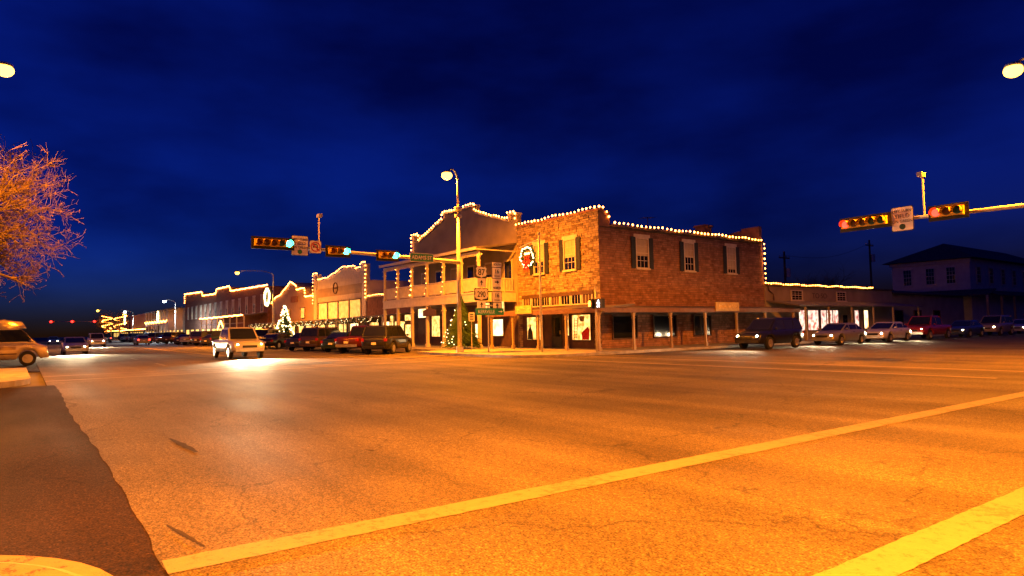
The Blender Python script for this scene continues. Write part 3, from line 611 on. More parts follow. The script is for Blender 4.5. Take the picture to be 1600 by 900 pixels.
# ------------------------------------------------------------------ side street: low shop and the hipped house
ls = thing('low_stucco_shop', 'low stucco shop with shallow porch and dark lettering beside the stone building', 'building', (-28.6, 56, .15))
MB().box(-44, BX1-.02, BY1+.15, 68.5, .15, 4.45).build('wall', m_plaster, ls); MB().prism([(-44, 4.46), (BX1+.15, 4.46), (BX1+.15, 4.6), (-36, 5.3), (-44, 4.6)], 'y', BY1+.12, 68.6).build('roof', m_roofdark, ls)
MB().prism([(BX1, 3.2), (-25.9, 2.75), (-25.9, 2.85), (BX1, 3.3)], 'y', BY1+.2, 68.4).build('porch_roof', m_roof, ls)
for y in (47.5, 51, 54.8, 58.6, 62.4, 67.8): post(ls, -26.05, y, .15, 2.75, .06, m_board2)
text_part('lettering', 'TO\u00b7SO\u00b7', .62, m_darkwood, ls, (BX1-.012, 54.7, 3.75), '+X', 1.35)
for (a, b) in ((50.0, 51.75), (57.4, 59.1)): sash_window(ls, 'x', BX1-.015, 1, a, b, 3.35, 4.2, None, 0, False)
for k, (a, b, m) in enumerate([(50.9, 52.0, m_lit3), (52.3, 54.2, m_lit3), (54.4, 57.6, m_lit3), (60.4, 61.4, m_lit3), (62.2, 63.2, m_lit2)]): shop_window(ls, 'x', BX1-.015, 1, a, b, .8, 2.6, m, m_darkwood, 1 if k != 2 else 3)
dd = MB().box(BX1-.015, BX1+.04, 58.2, 59.3, .16, 2.3).build('door', m_board2, ls); MB().box(BX1+.042, BX1+.055, 58.35, 59.15, 1.1, 2.1).build('pane', m_glass, dd)
MB().tube([(BX1+.08, 46.6, 4.4), (BX1+.08, 46.7, 4.1), (BX1+.08, 47.3, 3.8), (BX1+.08, 47.35, 3.3)], .05, 6).build('downpipe', m_darkwood, ls)
string_lights('warm string lights along the eave of the low stucco shop', [(BX1+.2, BY1+.3, 4.6), (BX1+.2, 64.2, 4.6)], .36, .045, RG)
HY = 92.0; hx0, hx1 = onY(1393, 413, HY).x, onY(1514, 403, HY).x; hz = onY(1514, 403, HY).z
hh = thing('hipped_house', 'large two-storey house with hipped roof further down the side street', 'building', ((hx0+hx1)/2, HY, .15))
MB().box(hx0, hx1, HY, HY+34, .1, hz-.01).build('wall', m_board, hh)
def hip(x0, x1, y0, y1, z0, z1, ridge):
    mb = MB(); mb.v = [(x0, y0, z0), (x1, y0, z0), (x1, y1, z0), (x0, y1, z0), ((x0+x1)/2, y0+ridge, z1), ((x0+x1)/2, y1-ridge, z1)]
    mb.f = [(0, 1, 4), (1, 2, 5, 4), (2, 3, 5), (3, 0, 4, 5), (0, 3, 2, 1)]; return mb
hip(hx0-.9, hx1+.9, HY-.9, HY+35, hz, hz+2.6, 6).build('roof', m_roofdark, hh); MB().box(hx0-.2, hx1+.2, HY-.2, HY-.005, hz-.45, hz-.02).build('frieze', m_trim, hh)
for (p0, p1) in ((1411, 1425), (1446, 1461), (1478, 1494)): sash_window(hh, 'y', HY-.005, -1, onY(p0, 430, HY).x, onY(p1, 430, HY).x, hz-3.0, hz-.9, None, 0)
for k in range(7): sash_window(hh, 'x', hx1+.005, 1, HY+2+k*4.4, HY+3.5+k*4.4, hz-3.0, hz-.9, None, 0)
MB().prism([(HY-2.6, 4.3), (HY-.01, 5.0), (HY-.01, 5.15), (HY-2.6, 4.45)], 'x', hx0-.3, hx1+2.6).build('porch_roof', m_roofdark, hh)
MB().prism([(hx1+.01, 5.0), (hx1+2.6, 4.3), (hx1+2.6, 4.45), (hx1+.01, 5.15)], 'y', HY-.004, HY+33).build('side_porch_roof', m_roofdark, hh)
for k in range(4): post(hh, hx0+(hx1+2.4-hx0)*k/3, HY-2.5, .15, 4.3, .12, m_board2)
for k in range(1, 8): post(hh, hx1+2.45, HY-2.5+k*4.6, .15, 4.3, .12, m_board2)
for (p0, p1, m) in ((1425, 1433, m_lit2), (1449, 1460, m_lit2), (1464, 1473, m_lit3)): shop_window(hh, 'y', HY-.005, -1, onY(p0, 490, HY).x, onY(p1, 490, HY).x, .8, 3.2, m)
an_ = thing('low_annex', 'low dark annex with metal roof between the stucco shop and the hipped house', 'building', (-32, 79, .15))
MB().box(-44, -29.3, 68.7, 89, .1, 4.2).build('wall', m_plaster, an_); MB().prism([(-44, 4.21), (-28.6, 4.21), (-28.6, 4.35), (-37, 5.4), (-44, 4.35)], 'y', 68.65, 89.2).build('roof', m_roofdark, an_)
for a in (70.5, 75, 80): shop_window(an_, 'x', -29.295, 1, a, a+1.8, .9, 2.6, m_glass)
# ------------------------------------------------------------------ utility poles
for (px, py, lab) in ((1225, 393, 'dark wooden utility pole with transformers behind the low stucco shop'), (1358, 375, 'tall dark utility pole with crossarm beside the hipped house')):
    p = onX(px, py, -45); t = thing('utility_pole', lab, 'utility pole', (-45, p.y, -.05), 0, 'utility poles behind the side street')
    MB().tube([(-45, p.y, -.06), (-45, p.y, p.z)], [.2, .13], 8).build('pole', m_darkwood, t)
    MB().box(-45.06, -44.94, p.y-1.2, p.y+1.2, p.z-.9, p.z-.75).build('crossarm', m_darkwood, t)
    MB().tube([(-44.7, p.y+.3, p.z-3.3), (-44.7, p.y+.3, p.z-2.2)], .28, 10).build('transformer', m_galv, t)
    q = MB()
    for k in (-1.1, -.5, .5, 1.1): q.tube([(-45, p.y+k, p.z-.76), (-45, p.y+k, p.z-.5)], .05, 6)
    q.build('insulators', m_galv, t)
ua, ub = onX(1225, 393, -45), onX(1358, 375, -45); wpts = []
for k in range(13): u = k/12; wpts.append((-44.95, ua.y+(ub.y-ua.y)*u, ua.z-.5+(ub.z-ua.z)*u-1.1*math.sin(math.pi*u)))
tag(MB().tube(wpts, .02, 5).build('overhead_wire', m_cable), 'thin dark wire sagging between the two utility poles', 'wire')
# ------------------------------------------------------------------ street lamps
def street_lamp(label, base, h, tip, power, group='sodium street lamps at the crossing', col=SODIUM, m=m_lens, lens=.23, r=.13, light=True, upper=True, wide=False):
    bx, by = base; t = thing('street_lamp', label, 'street lamp', (bx, by, .14), 0, group)
    MB().tube([(bx, by, .12), (bx, by, h*.76)], [r, r*.8], 12).build('pole', m_galv, t, True)
    MB().tube([(bx, by, .12), (bx, by, .5)], [r*1.9, r*1.7], 12).build('base', m_galv, t)
    tx, ty, tz = tip
    MB().tube([(bx, by, h*.76), (bx, by, h-.5), (bx+(tx-bx)*.2, by+(ty-by)*.2, h-.12), (bx+(tx-bx)*.55, by+(ty-by)*.55, h+.05), (tx, ty, tz+.12)], [r*.55, r*.5, r*.4, r*.35, r*.3], 8).build('arm', m_galv, t, True)
    if upper:
        for z in (h*.745, h*.785): MB().tube([(bx, by, z-.09), (bx, by, z+.09)], r*1.7, 10).build('collar', m_galv, t)
    MB().ball((tx, ty, tz+.07), .27, 12, 6, .45).build('lamp_head', m_galv, t, True)
    MB().ball((tx, ty, tz-.10), lens, 12, 8, .8).build('lens', m, t, True)
    if light:
        ld = bpy.data.lights.new('lamp_light', 'SPOT' if wide else 'AREA'); ld.energy = power; ld.color = col
        if wide: ld.spot_size = R(172); ld.spot_blend = .25; ld.shadow_soft_size = .15
        else: ld.shape = 'DISK'; ld.size = .45
        lo = bpy.data.objects.new('lamp_light', ld); C.objects.link(lo); lo.parent = t; lo.location = (tx-bx, ty-by, tz-.33-.14)
    return t
PB = (-32.3, 20.4)
street_lamp('steel lamp and signal pole carrying the green lights by the balcony building', PB, 11.0, (-32.7, 19.9, 10.75), 5200, lens=.32)
street_lamp('tall lamp pole on the corner across from the stone building carrying red signals', (-2.6, 28), 11.2, (-7.2, 27.8, 10.4), 15000, lens=.3, wide=True)
street_lamp('lamp on the left corner beside the bare tree', (-32.2, -1.6), 11.6, (-29.9, -.8, 11.5), 11000, lens=.3, wide=True)
street_lamp('tall lamp on the near pavement behind the yellow kerb corner', (1.6, -2.6), 9.8, (-.6, 3.6, 9.5), 4200)
street_lamp('sodium lamp on a curved arm before the brown gable shop', (-73.0, 21.9), 8.4, (-76.6, 19.0, 8.35), 3200, 'street lamps along the main street', upper=False, r=.1)
street_lamp('white street lamp beside the veranda building', (-137, 22.9), 7.9, (-137, 21.0, 7.8), 1800, 'white street lamps along the main street', (.8, .9, 1), m_lensw, .3, .09, upper=False)
street_lamp('white street lamp beyond the low brick store', (-197, 22.9), 7.7, (-197, 21.0, 7.6), 1800, 'white street lamps along the main street', (.8, .9, 1), m_lensw, .35, .09, upper=False)
street_lamp('farthest sodium lamp beside the red signals', (-250, 22.9), 9.7, (-250, 19.0, 9.6), 2500, 'street lamps along the main street', m=m_lens, lens=.4, upper=False)
street_lamp('sodium lamp low behind the van roof', (-88, -7.0), 7.2, (-88, -5.4, 7.1), 1800, 'street lamps along the near pavement', lens=.25, r=.09, upper=False)
street_lamp('sodium lamp farther along the near pavement behind the van', (-122, -7.0), 7.0, (-122, -5.8, 6.9), 1800, 'street lamps along the near pavement', lens=.28, r=.09, upper=False)
# ------------------------------------------------------------------ traffic signals and overhead signs
def arm_pole(name, label, pts, r0, r1): return tag(MB().tube(pts, [r0+(r1-r0)*i/(len(pts)-1) for i in range(len(pts))], 10).build(name, m_galv, None, True), label, 'mast arm')
AX = -32.12
arm_pole('mast_arm', 'pale steel mast arm reaching from the lamp pole, hung with green signals', [(AX, 20.35, 5.42), (AX, 17, 5.55), (AX, 13, 5.66), (AX, 8.9, 5.86)], .12, .055)
arm_pole('mast_arm', 'pale steel mast arm over the side street, hung with red signals', [(-2.6, 28, 5.35), (-7.2, 28, 5.5), (-13, 28, 5.63)], .12, .055)
def signal(label, axis, c, nsec, lit, group):
    """horizontal signal head; lit = index of lit section counted from the reader's left"""
    t = thing('traffic_signal', label, 'traffic signal', c, 0, group); s_ = .355; half = nsec*s_/2; x, y, z = c
    def bx(u0, u1, d0, d1, z0, z1, mb): return mb.box(x+d0, x+d1, y+u0, y+u1, z+z0, z+z1) if axis == '+X' else mb.box(x+u0, x+u1, y-d1, y-d0, z+z0, z+z1)
    def pt(u, d, w): return (x+d, y+u, z+w) if axis == '+X' else (x+u, y-d, z+w)
    bx(-half-.14, half+.14, .10, .115, -.30, .30, MB()).build('backplate', m_black, t)
    bx(-half, half, .12, .30, -.17, .17, MB()).build('housing', m_sigy, t)
    if nsec == 5: cols = ['r', 'y', 'y', 'g', 'g']
    else: cols = ['r', 'y', 'g']
    for i in range(nsec):
        u = -half+s_*(i+.5); k = cols[i]; on = i == lit
        m = {'r': m_red if on else m_reddark, 'y': m_amberdark, 'g': m_green if on else m_greendark}[k]
        ln = MB(); n_ = 18; ln.v = [pt(u, .345 if on else .318, 0)]+[pt(u+.15*math.cos(2*math.pi*j/n_), .302, .15*math.sin(2*math.pi*j/n_)) for j in range(n_)]
        ln.f = [(0, 1+j, 1+(j+1) % n_) for j in range(n_)]; ln.build('lens', m, t)
        v = MB(); q = 14
        for j in range(q+1):
            a_ = R(-25+230*j/q)
            for d in (.30, .52): v.v.append(pt(u+.165*math.cos(a_), d, .165*math.sin(a_)))
        v.f = [(2*j, 2*j+1, 2*j+3, 2*j+2) for j in range(q)]; v.build('visor', m_sigy if not on else m_sigy, t)
    bx(-.05, .05, -.06, .10, -.08, .08, MB()).build('bracket', m_galv, t)
    return t
GG, RGp = 'green traffic signals on the left mast arm', 'red traffic signals on the right mast arm'
signal('five-light signal showing green at the free end of the left arm', '+X', (AX+.12, 9.55, 5.84), 5, 4, GG)
signal('three-light green signal in the middle of the left arm, next to the no-turn sign', '+X', (AX+.14, 12.82, 5.62), 3, 2, GG)
signal('three-light green signal beside the ADAMS ST street name sign', '+X', (AX+.16, 15.6, 5.54), 3, 2, GG)
signal('five-light signal showing red at the free end of the right arm', '-Y', (-12.5, 27.88, 5.62), 5, 0, RGp)
signal('three-light red signal to the right of the camera post on the right arm', '-Y', (-9.45, 27.86, 5.60), 3, 0, RGp)
def plate(parent, name, axis, c, w, h, m, d=.02, rad=.06, border=None):
    x, y, z = c; pl = []
    for (sx, sz, a0) in ((1, 1, 0), (-1, 1, 90), (-1, -1, 180), (1, -1, 270)):
        for k in range(5): a_ = R(a0+k*22.5); pl.append((sx*(w/2-rad)+rad*math.cos(a_), sz*(h/2-rad)+rad*math.sin(a_)))
    mb = MB()
    if axis == '+X': mb.prism([(y+p, z+q) for p, q in pl], 'x', x-d, x)
    else: mb.prism([(x+p, z+q) for p, q in pl], 'y', y, y+d)
    return mb.build(name, m, parent)
def put(axis, c, u, d, w): return (c[0]+d, c[1]+u, c[2]+w) if axis == '+X' else (c[0]+u, c[1]-d, c[2]+w)
def yield_sign(label, axis, c, w, h):
    t = thing('yield_sign', label, 'road sign', c, 0, 'left turn yield signs on the mast arms')
    plate(t, 'rim', axis, put(axis, c, 0, -.006, 0), w, h, m_signblack); plate(t, 'plate', axis, c, w-.05, h-.05, m_signwhite, .018)
    for s_, b, zz in ((.155, 'LEFT TURN', .31), (.235, 'YIELD', .10), (.165, 'ON GREEN', -.10)): text_part('lettering', b, s_, m_signblack, t, put(axis, c, 0, .004, zz), axis, .92)
    mb = MB(); n_ = 20; q = [put(axis, c, .115*math.cos(2*math.pi*j/n_), .006, -.31+.115*math.sin(2*math.pi*j/n_)) for j in range(n_)]; mb.v = q; mb.f = [tuple(range(n_))]
    mb.build('green_dot', m_signgreen if axis == '+X' else mat('sign_dark_green', (.01, .05, .02), .5), t)
    B_ = MB(); a_, b_ = put(axis, c, -.06, -.14, -.06), put(axis, c, .06, -.02, .06)
    B_.box(min(a_[0], b_[0]), max(a_[0], b_[0]), min(a_[1], b_[1]), max(a_[1], b_[1]), a_[2], b_[2]).build('clamp', m_galv, t)
yield_sign('white left turn yield on green sign beside the no-turn sign', '+X', (AX+.16, 10.88, 5.82), .86, 1.0)
yield_sign('yellow-lit left turn yield on green sign next to the camera post', '-Y', (-11.1, 27.84, 5.58), .82, .98)
c = (AX+.16, 11.67, 5.80); t = thing('no_turn_sign', 'small square no U-turn sign on the left mast arm', 'road sign', c)
plate(t, 'rim', '+X', put('+X', c, 0, -.006, 0), .62, .66, m_signblack); plate(t, 'plate', '+X', c, .58, .62, m_signwhite, .018)
rg = MB(); n_ = 28
for j in range(n_):
    for rr_ in (.20, .25): a_ = 2*math.pi*j/n_; rg.v.append(put('+X', c, rr_*math.cos(a_), .008, rr_*math.sin(a_)))
rg.f = [(2*j, 2*j+1, (2*j+3) % (2*n_), (2*j+2) % (2*n_)) for j in range(n_)]; rg.build('red_ring', m_signred, t)
u_ = [(-.09, .0), (-.09, -.03), (-.09, .06), (-.05, .12), (.02, .13), (.08, .09), (.09, .0), (.09, -.16)]
us = MB()
for (a, b) in zip(u_[2:-1], u_[3:]):
    d_2 = Vector((b[0]-a[0], b[1]-a[1])).normalized()*.025; k = len(us.v); us.v += [put('+X', c, p[0]+s_*-d_2.y, .005, p[1]+s_*d_2.x) for p, s_ in ((a, 1), (a, -1), (b, -1), (b, 1))]; us.f.append((k, k+1, k+2, k+3))
k = len(us.v); us.v += [put('+X', c, *q) for q in ((-.15, .0055, .06), (-.03, .0055, .06), (-.09, .0055, -.08))]; us.f.append((k, k+1, k+2)); us.build('turn_arrow', m_signblack, t)
sl = MB(); sl.v = [put('+X', c, p, .011, q) for p, q in ((-.18, .14), (-.14, .18), (.18, -.14), (.14, -.18))]; sl.f = [(0, 1, 2, 3)]; sl.build('red_slash', m_signred, t)
MB().box(AX, AX+.14, 11.62, 11.72, 5.73, 5.83).build('clamp', m_galv, t)
c = (AX+.17, 17.75, 5.56); t = thing('street_name_sign', 'green ADAMS ST street name sign on the left mast arm', 'street sign', c)
plate(t, 'rim', '+X', put('+X', c, 0, -.006, 0), 1.5, .50, m_signwhite, .02, .05); plate(t, 'plate', '+X', c, 1.43, .43, m_signgreen, .018, .04)
text_part('lettering', 'ADAMS ST', .30, m_signwhite, t, put('+X', c, 0, .004, -.01), '+X', .92, bold=.006); MB().box(AX, AX+.145, 17.7, 17.8, 5.5, 5.6).build('clamp', m_galv, t)
for (axis, p, top, lab) in (('+X', (AX, 11.9, 5.76), 7.35, 'thin post with a detection camera standing on the left mast arm'), ('-Y', (-10.35, 28, 5.56), 7.15, 'thin post with a detection camera standing on the right mast arm')):
    t = thing('camera_post', lab, 'camera', p); MB().tube([p, (p[0], p[1], top)], .04, 8).build('post', m_galv, t)
    q = (p[0]+.1, p[1], top+.05) if axis == '+X' else (p[0], p[1]-.1, top+.05)
    MB().box(q[0]-.2 if axis == '+X' else q[0]-.09, q[0]+.2 if axis == '+X' else q[0]+.09, q[1]-.09 if axis == '+X' else q[1]-.2, q[1]+.09 if axis == '+X' else q[1]+.2, q[2]-.07, q[2]+.1).build('camera_housing', m_galv, t)
# route signs on one post
RX = -31.0; t = thing('route_sign_post', 'post of highway shields 87, 290 and 16 above a green KERRVILLE sign', 'road sign', (RX-.1, 21.6, .14))
for y in (21.1, 22.2): MB().tube([(RX-.09, y, 2.5), (RX-.09, y, 5.35 if y > 22 else 5.05)], .035, 8).build('mount', m_galv, t)
MB().tube([(RX-.1, 21.62, .12), (RX-.1, 21.62, 2.9)], .045, 8).build('post', m_galv, t); MB().box(RX-.13, RX-.09, 20.9, 22.4, 2.82, 2.9).build('crossbar', m_galv, t)
def shield(y, z, w, h, num):
    pl = [(-.5, .36), (-.36, .5), (-.18, .44), (0, .5), (.18, .44), (.36, .5), (.5, .36), (.44, .12), (.5, -.14), (.40, -.36), (.12, -.42), (0, -.5), (-.12, -.42), (-.40, -.36), (-.5, -.14), (-.44, .12)]
    k = plate(t, 'shield', '+X', (RX-.006, y, z), w, h, m_signblack, .02, .08)
    MB().prism([(y+p*(w-.06), z+q*(h-.05)) for p, q in pl], 'x', RX-.02, RX).build('plate', m_signwhite, k)
    text_part('number', num, .50 if len(num) < 3 else .47, m_signblack, k, (RX+.005, y, z-.01), '+X', .82 if len(num) > 2 else .95, bold=.008)
def small(y, z, w, h, txt=None, arrow=None, size=.2):
    k = plate(t, 'panel', '+X', (RX, y, z), w, h, m_signwhite, .02, .03)
    if txt: text_part('lettering', txt, size, m_signblack, k, (RX+.005, y, z), '+X', .85, bold=.004)
    if arrow:
        a_ = [(-.035, -.16), (.035, -.16), (.035, .0), (.11, .0), (0, .16), (-.11, .0), (-.035, .0)]
        if arrow == 'r': a_ = [(q, -p) for p, q in a_]
        mb = MB(); mb.v = [(RX+.005, y+p, z+q) for p, q in a_]; mb.f = [tuple(range(7))]; mb.build('arrow', m_signblack, k)
shield(21.12, 4.78, .80, .68, '87'); small(21.12, 4.18, .56, .50, arrow='u'); shield(21.1, 3.50, .98, .72, '290'); small(21.1, 2.90, .56, .44, arrow='u')
small(22.25, 5.27, .62, .26, 'SOUTH', size=.18)
def texas(y, z):
    k = plate(t, 'panel', '+X', (RX-.006, y, z), .70, .68, m_signblack, .02, .03); plate(k, 'plate', '+X', (RX, y, z), .64, .62, m_signwhite, .018, .03)
    text_part('number', '16', .34, m_signblack, k, (RX+.005, y, z+.08), '+X', .95, bold=.006); text_part('lettering', 'TEXAS', .15, m_signblack, k, (RX+.005, y, z-.2), '+X', .95)
texas(22.22, 4.78); small(22.22, 4.24, .62, .36, arrow='r'); small(22.22, 3.89, .62, .30, 'NORTH', size=.19); texas(22.2, 3.36); small(22.2, 2.84, .56, .34, arrow='u')
k = plate(t, 'destination_sign', '+X', (RX+.03, 21.66, 2.50), 1.98, .40, m_signgreen, .02, .03)
text_part('lettering', 'KERRVILLE', .29, m_signwhite, k, (RX+.035, 21.42, 2.49), '+X', .86); mb = MB()
mb.v = [(RX+.036, 22.42+p*1.1, 2.5+q) for p, q in ((-.14, .025), (-.14, -.025), (.02, -.025), (.02, -.08), (.14, 0), (.02, .08), (.02, .025))]; mb.f = [tuple(range(7))]; mb.build('arrow', m_signwhite, k)
p = onY(737, 495, 22.0); t = thing('parking_sign', 'small white parking sign on a thin post left of the route signs', 'road sign', (p.x, 22, .14))
MB().tube([(p.x-.03, 22, .12), (p.x-.03, 22, p.z+.25)], .025, 6).build('post', m_galv, t); plate(t, 'plate', '+X', (p.x, 22, p.z), .42, .56, m_signwhite)
for dz in (.14, 0, -.14): MB().box(p.x+.001, p.x+.004, 21.87, 22.13, p.z+dz-.03, p.z+dz+.03).build('printed_bar', m_signblack, t)
# pole with wreath
tp = onY(846, 500, 23.0).x; t = thing('banner_pole', 'slim pale pole with a short brace holding the lit wreath', 'pole', (tp, 23, .14))
MB().tube([(tp, 23, .12), (tp-.08, 23, 6.75)], [.075, .05], 10).build('pole', m_galv, t, True); MB().tube([(tp-.08, 23, 6.5), (tp-1.9, 23, 6.2)], .02, 6).build('brace', m_galv, t); MB().ball((tp-.08, 23, 6.78), .09, 8, 6).build('finial', m_galv, t)
def wreath(label, c, r, axis, bright=True, nb=26):
    t = thing('wreath', label, 'wreath', c, 0, 'lit wreaths on poles'); g = MB(); b = MB()
    def P(a_, rr_, d): return (c[0]+rr_*math.cos(a_), c[1]+d, c[2]+rr_*math.sin(a_)) if axis == '-Y' else (c[0]-d, c[1]+rr_*math.cos(a_), c[2]+rr_*math.sin(a_))
    for i in range(420):
        a_ = random.uniform(0, 2*math.pi); rr_ = r+random.gauss(0, r*.10); p0 = Vector(P(a_, r, 0)); p1 = Vector(P(a_+random.uniform(-.35, .35), rr_+random.choice((-1, 1))*r*.2, random.uniform(-.14, .10))); g.tube([p0, p1], [.022, .006], 4)
    g.build('greenery', m_needle, t, stuff=True)
    for i in range(nb): a_ = 2*math.pi*(i+random.uniform(-.35, .35))/nb; b.ball(P(a_, r+random.uniform(-.13, .13)*r, -.16), .042 if bright else .1, 6, 4)
    b.build('bulbs', m_bulbw, t, stuff=True)
    if bright:
        bw = MB()
        for s_ in (-1, 1):
            for (du, dw) in ((.42, .12), (.30, -.42), (.12, -.5)):
                u0 = 0; q = [P(0, 0, -.2)]
                pts = [(0, -r*.62), (s_*du*.6, -r*.62+dw*.6+.09), (s_*du, -r*.62+dw), (s_*du*.55, -r*.62+dw*.5-.12)]
                bw.prism([(c[0]+x_, c[2]+z_) for x_, z_ in pts], 'y', c[1]-.23, c[1]-.18)
        bw.build('bow', m_bow, t)
        for k in (-.17, 0, .17):
            o = MB().tube([(c[0]+k, c[1]-.12, c[2]-.22), (c[0]+k, c[1]-.12, c[2]+.14)], .045, 8).build('candle', m_bow, t); MB().ball((c[0]+k, c[1]-.12, c[2]+.2), .05, 8, 6, 1.5).build('flame', mat('candle_bulb', (1, .4, .1), .4, emit=8, ecol=(1, .3, .06)), o)
wc = onY(826, 402, 22.9); wreath('evergreen wreath with white lights, red bow and candles on the slim pole', (wc.x, 22.9, wc.z), .56, '-Y')
MB_ = None
wl = (-73.4, 21.5, 5.4)
wreath('glowing wreath on the lamp pole before the brown gable shop', wl, .85, '-Y', False, 60)
wreath('glowing wreath on the far veranda', (-170, 24.9, 5.6), 1.2, '-Y', False, 30)
wreath('ring of lights on a pole beyond the veranda building', (-205, 22, 5.6), 1.2, '-Y', False, 24)
# lit fir tree under the far wreath
ct = thing('christmas_tree', 'small fir covered in glowing lights on the pavement before the brown gable shop', 'christmas tree', (-73.8, 23.4, .15)); g = MB(); b = MB()
for i in range(900):
    z = random.uniform(.6, 4.4); rr_ = (4.7-z)*.30; a_ = random.uniform(0, 6.283); g.tube([(-73.8, 23.4, z+.15), (-73.8+rr_*math.cos(a_), 23.4+rr_*math.sin(a_), z-.1)], [.03, .008], 3)
for i in range(170): z = random.uniform(.6, 4.5); rr_ = (4.8-z)*.30; a_ = random.uniform(0, 6.283); b.ball((-73.8+rr_*math.cos(a_), 23.4+rr_*math.sin(a_), z), .06, 6, 4)
MB().tube([(-73.8, 23.4, .14), (-73.8, 23.4, 4.6)], [.09, .02], 8).build('trunk', m_bark, ct); g.build('foliage', m_needle, ct, stuff=True); b.build('bulbs', m_bulbw, ct, stuff=True)
# dark fir before the gabled building
df = thing('fir_tree', 'dark fir hung with a few white lights before the balcony building', 'tree', (-37.6, 23.9, .15)); g = MB(); b = MB()
for i in range(1900):
    z = random.uniform(.3, 3.6); rr_ = (3.9-z)*.42*random.uniform(.6, 1.1); a_ = random.uniform(0, 6.283); g.tube([(-37.6+.3*rr_*math.cos(a_), 23.9+.3*rr_*math.sin(a_), z+.2), (-37.6+rr_*math.cos(a_), 23.9+rr_*math.sin(a_), z-.1)], [.035, .008], 3)
for i in range(26): z = random.uniform(.5, 3.2); rr_ = (3.9-z)*.42; a_ = random.uniform(3.3, 6.1); b.ball((-37.6+rr_*math.cos(a_), 23.9+rr_*math.sin(a_), z), .03, 6, 4)
MB().tube([(-37.6, 23.9, .14), (-37.6, 23.9, 3.7)], [.08, .02], 8).build('trunk', m_bark, df); g.build('foliage', m_needle, df, stuff=True); b.build('bulbs', m_bulbw, df, stuff=True)
# pedestrian signals
pp_ = onY(940, 500, 25.0).x
t = thing('pedestrian_signal', 'steel post with orange hand and white walking man heads at the stone corner', 'pedestrian signal', (pp_, 24.6, .14))
MB().tube([(pp_, 24.6, .12), (pp_, 24.6, 3.6)], [.055, .05], 10).build('post', m_galv, t, True); MB().ball((pp_, 24.6, 3.62), .07, 8, 5).build('cap', m_galv, t)
h1 = MB().box(pp_+.10, pp_+.60, 24.45, 24.68, 2.50, 3.0).build('signal_head', m_black, t)
man = MB(); mx_, my_, mz_ = pp_+.34, 24.435, 2.75
man.prism([(mx_-.03, mz_+.10), (mx_+.06, mz_+.08), (mx_+.12, mz_-.0), (mx_+.09, mz_-.02), (mx_+.05, mz_+.03), (mx_+.04, mz_-.05), (mx_+.10, mz_-.2), (mx_+.06, mz_-.21), (mx_+.0, mz_-.08), (mx_-.06, mz_-.2), (mx_-.11, mz_-.2), (mx_-.05, mz_-.04), (mx_-.05, mz_+.04), (mx_-.10, mz_-.02), (mx_-.12, mz_+.0), (mx_-.07, mz_+.09)], 'y', my_, my_+.02)
man.ball((mx_+.015, my_+.01, mz_+.155), .04, 8, 5); man.build('walking_man', m_walk, h1)
h2 = MB().box(pp_-.30, pp_-.06, 24.36, 24.86, 2.50, 3.0).build('signal_head', m_black, t)
MB().box(pp_-.055, pp_-.035, 24.45, 24.76, 2.6, 2.9).build('hand_face', m_black, h2)
hd = MB(); hx = pp_-.28
hd.prism([(hx-.02, 2.6), (hx+.12, 2.6), (hx+.15, 2.74), (hx+.12, 2.90), (hx+.09, 2.78), (hx+.07, 2.93), (hx+.04, 2.79), (hx+.01, 2.92), (hx-.01, 2.78), (hx-.04, 2.86)], 'y', 24.335, 24.355); hd.build('raised_hand', m_hand, h2)
# far signals
t = thing('mast_arm', 'distant mast arm with three red signals across the main street', 'mast arm', (-250, 21, .14))
MB().tube([(-250, 22.7, .1), (-250, 22.7, 7)], .16, 8).build('pole', m_galv, t); MB().tube([(-250, 22.7, 5.9), (-250, 6, 6.2)], .09, 6).build('arm', m_galv, t)
for y in (7, 12.5, 18.5):
    hs = MB().box(-249.85, -249.6, y-.65, y+.65, 5.8, 6.3).build('signal_head', m_sigy, t); MB().ball((-249.55, y-.4, 6.05), .34, 8, 6).build('lens', m_red, hs)
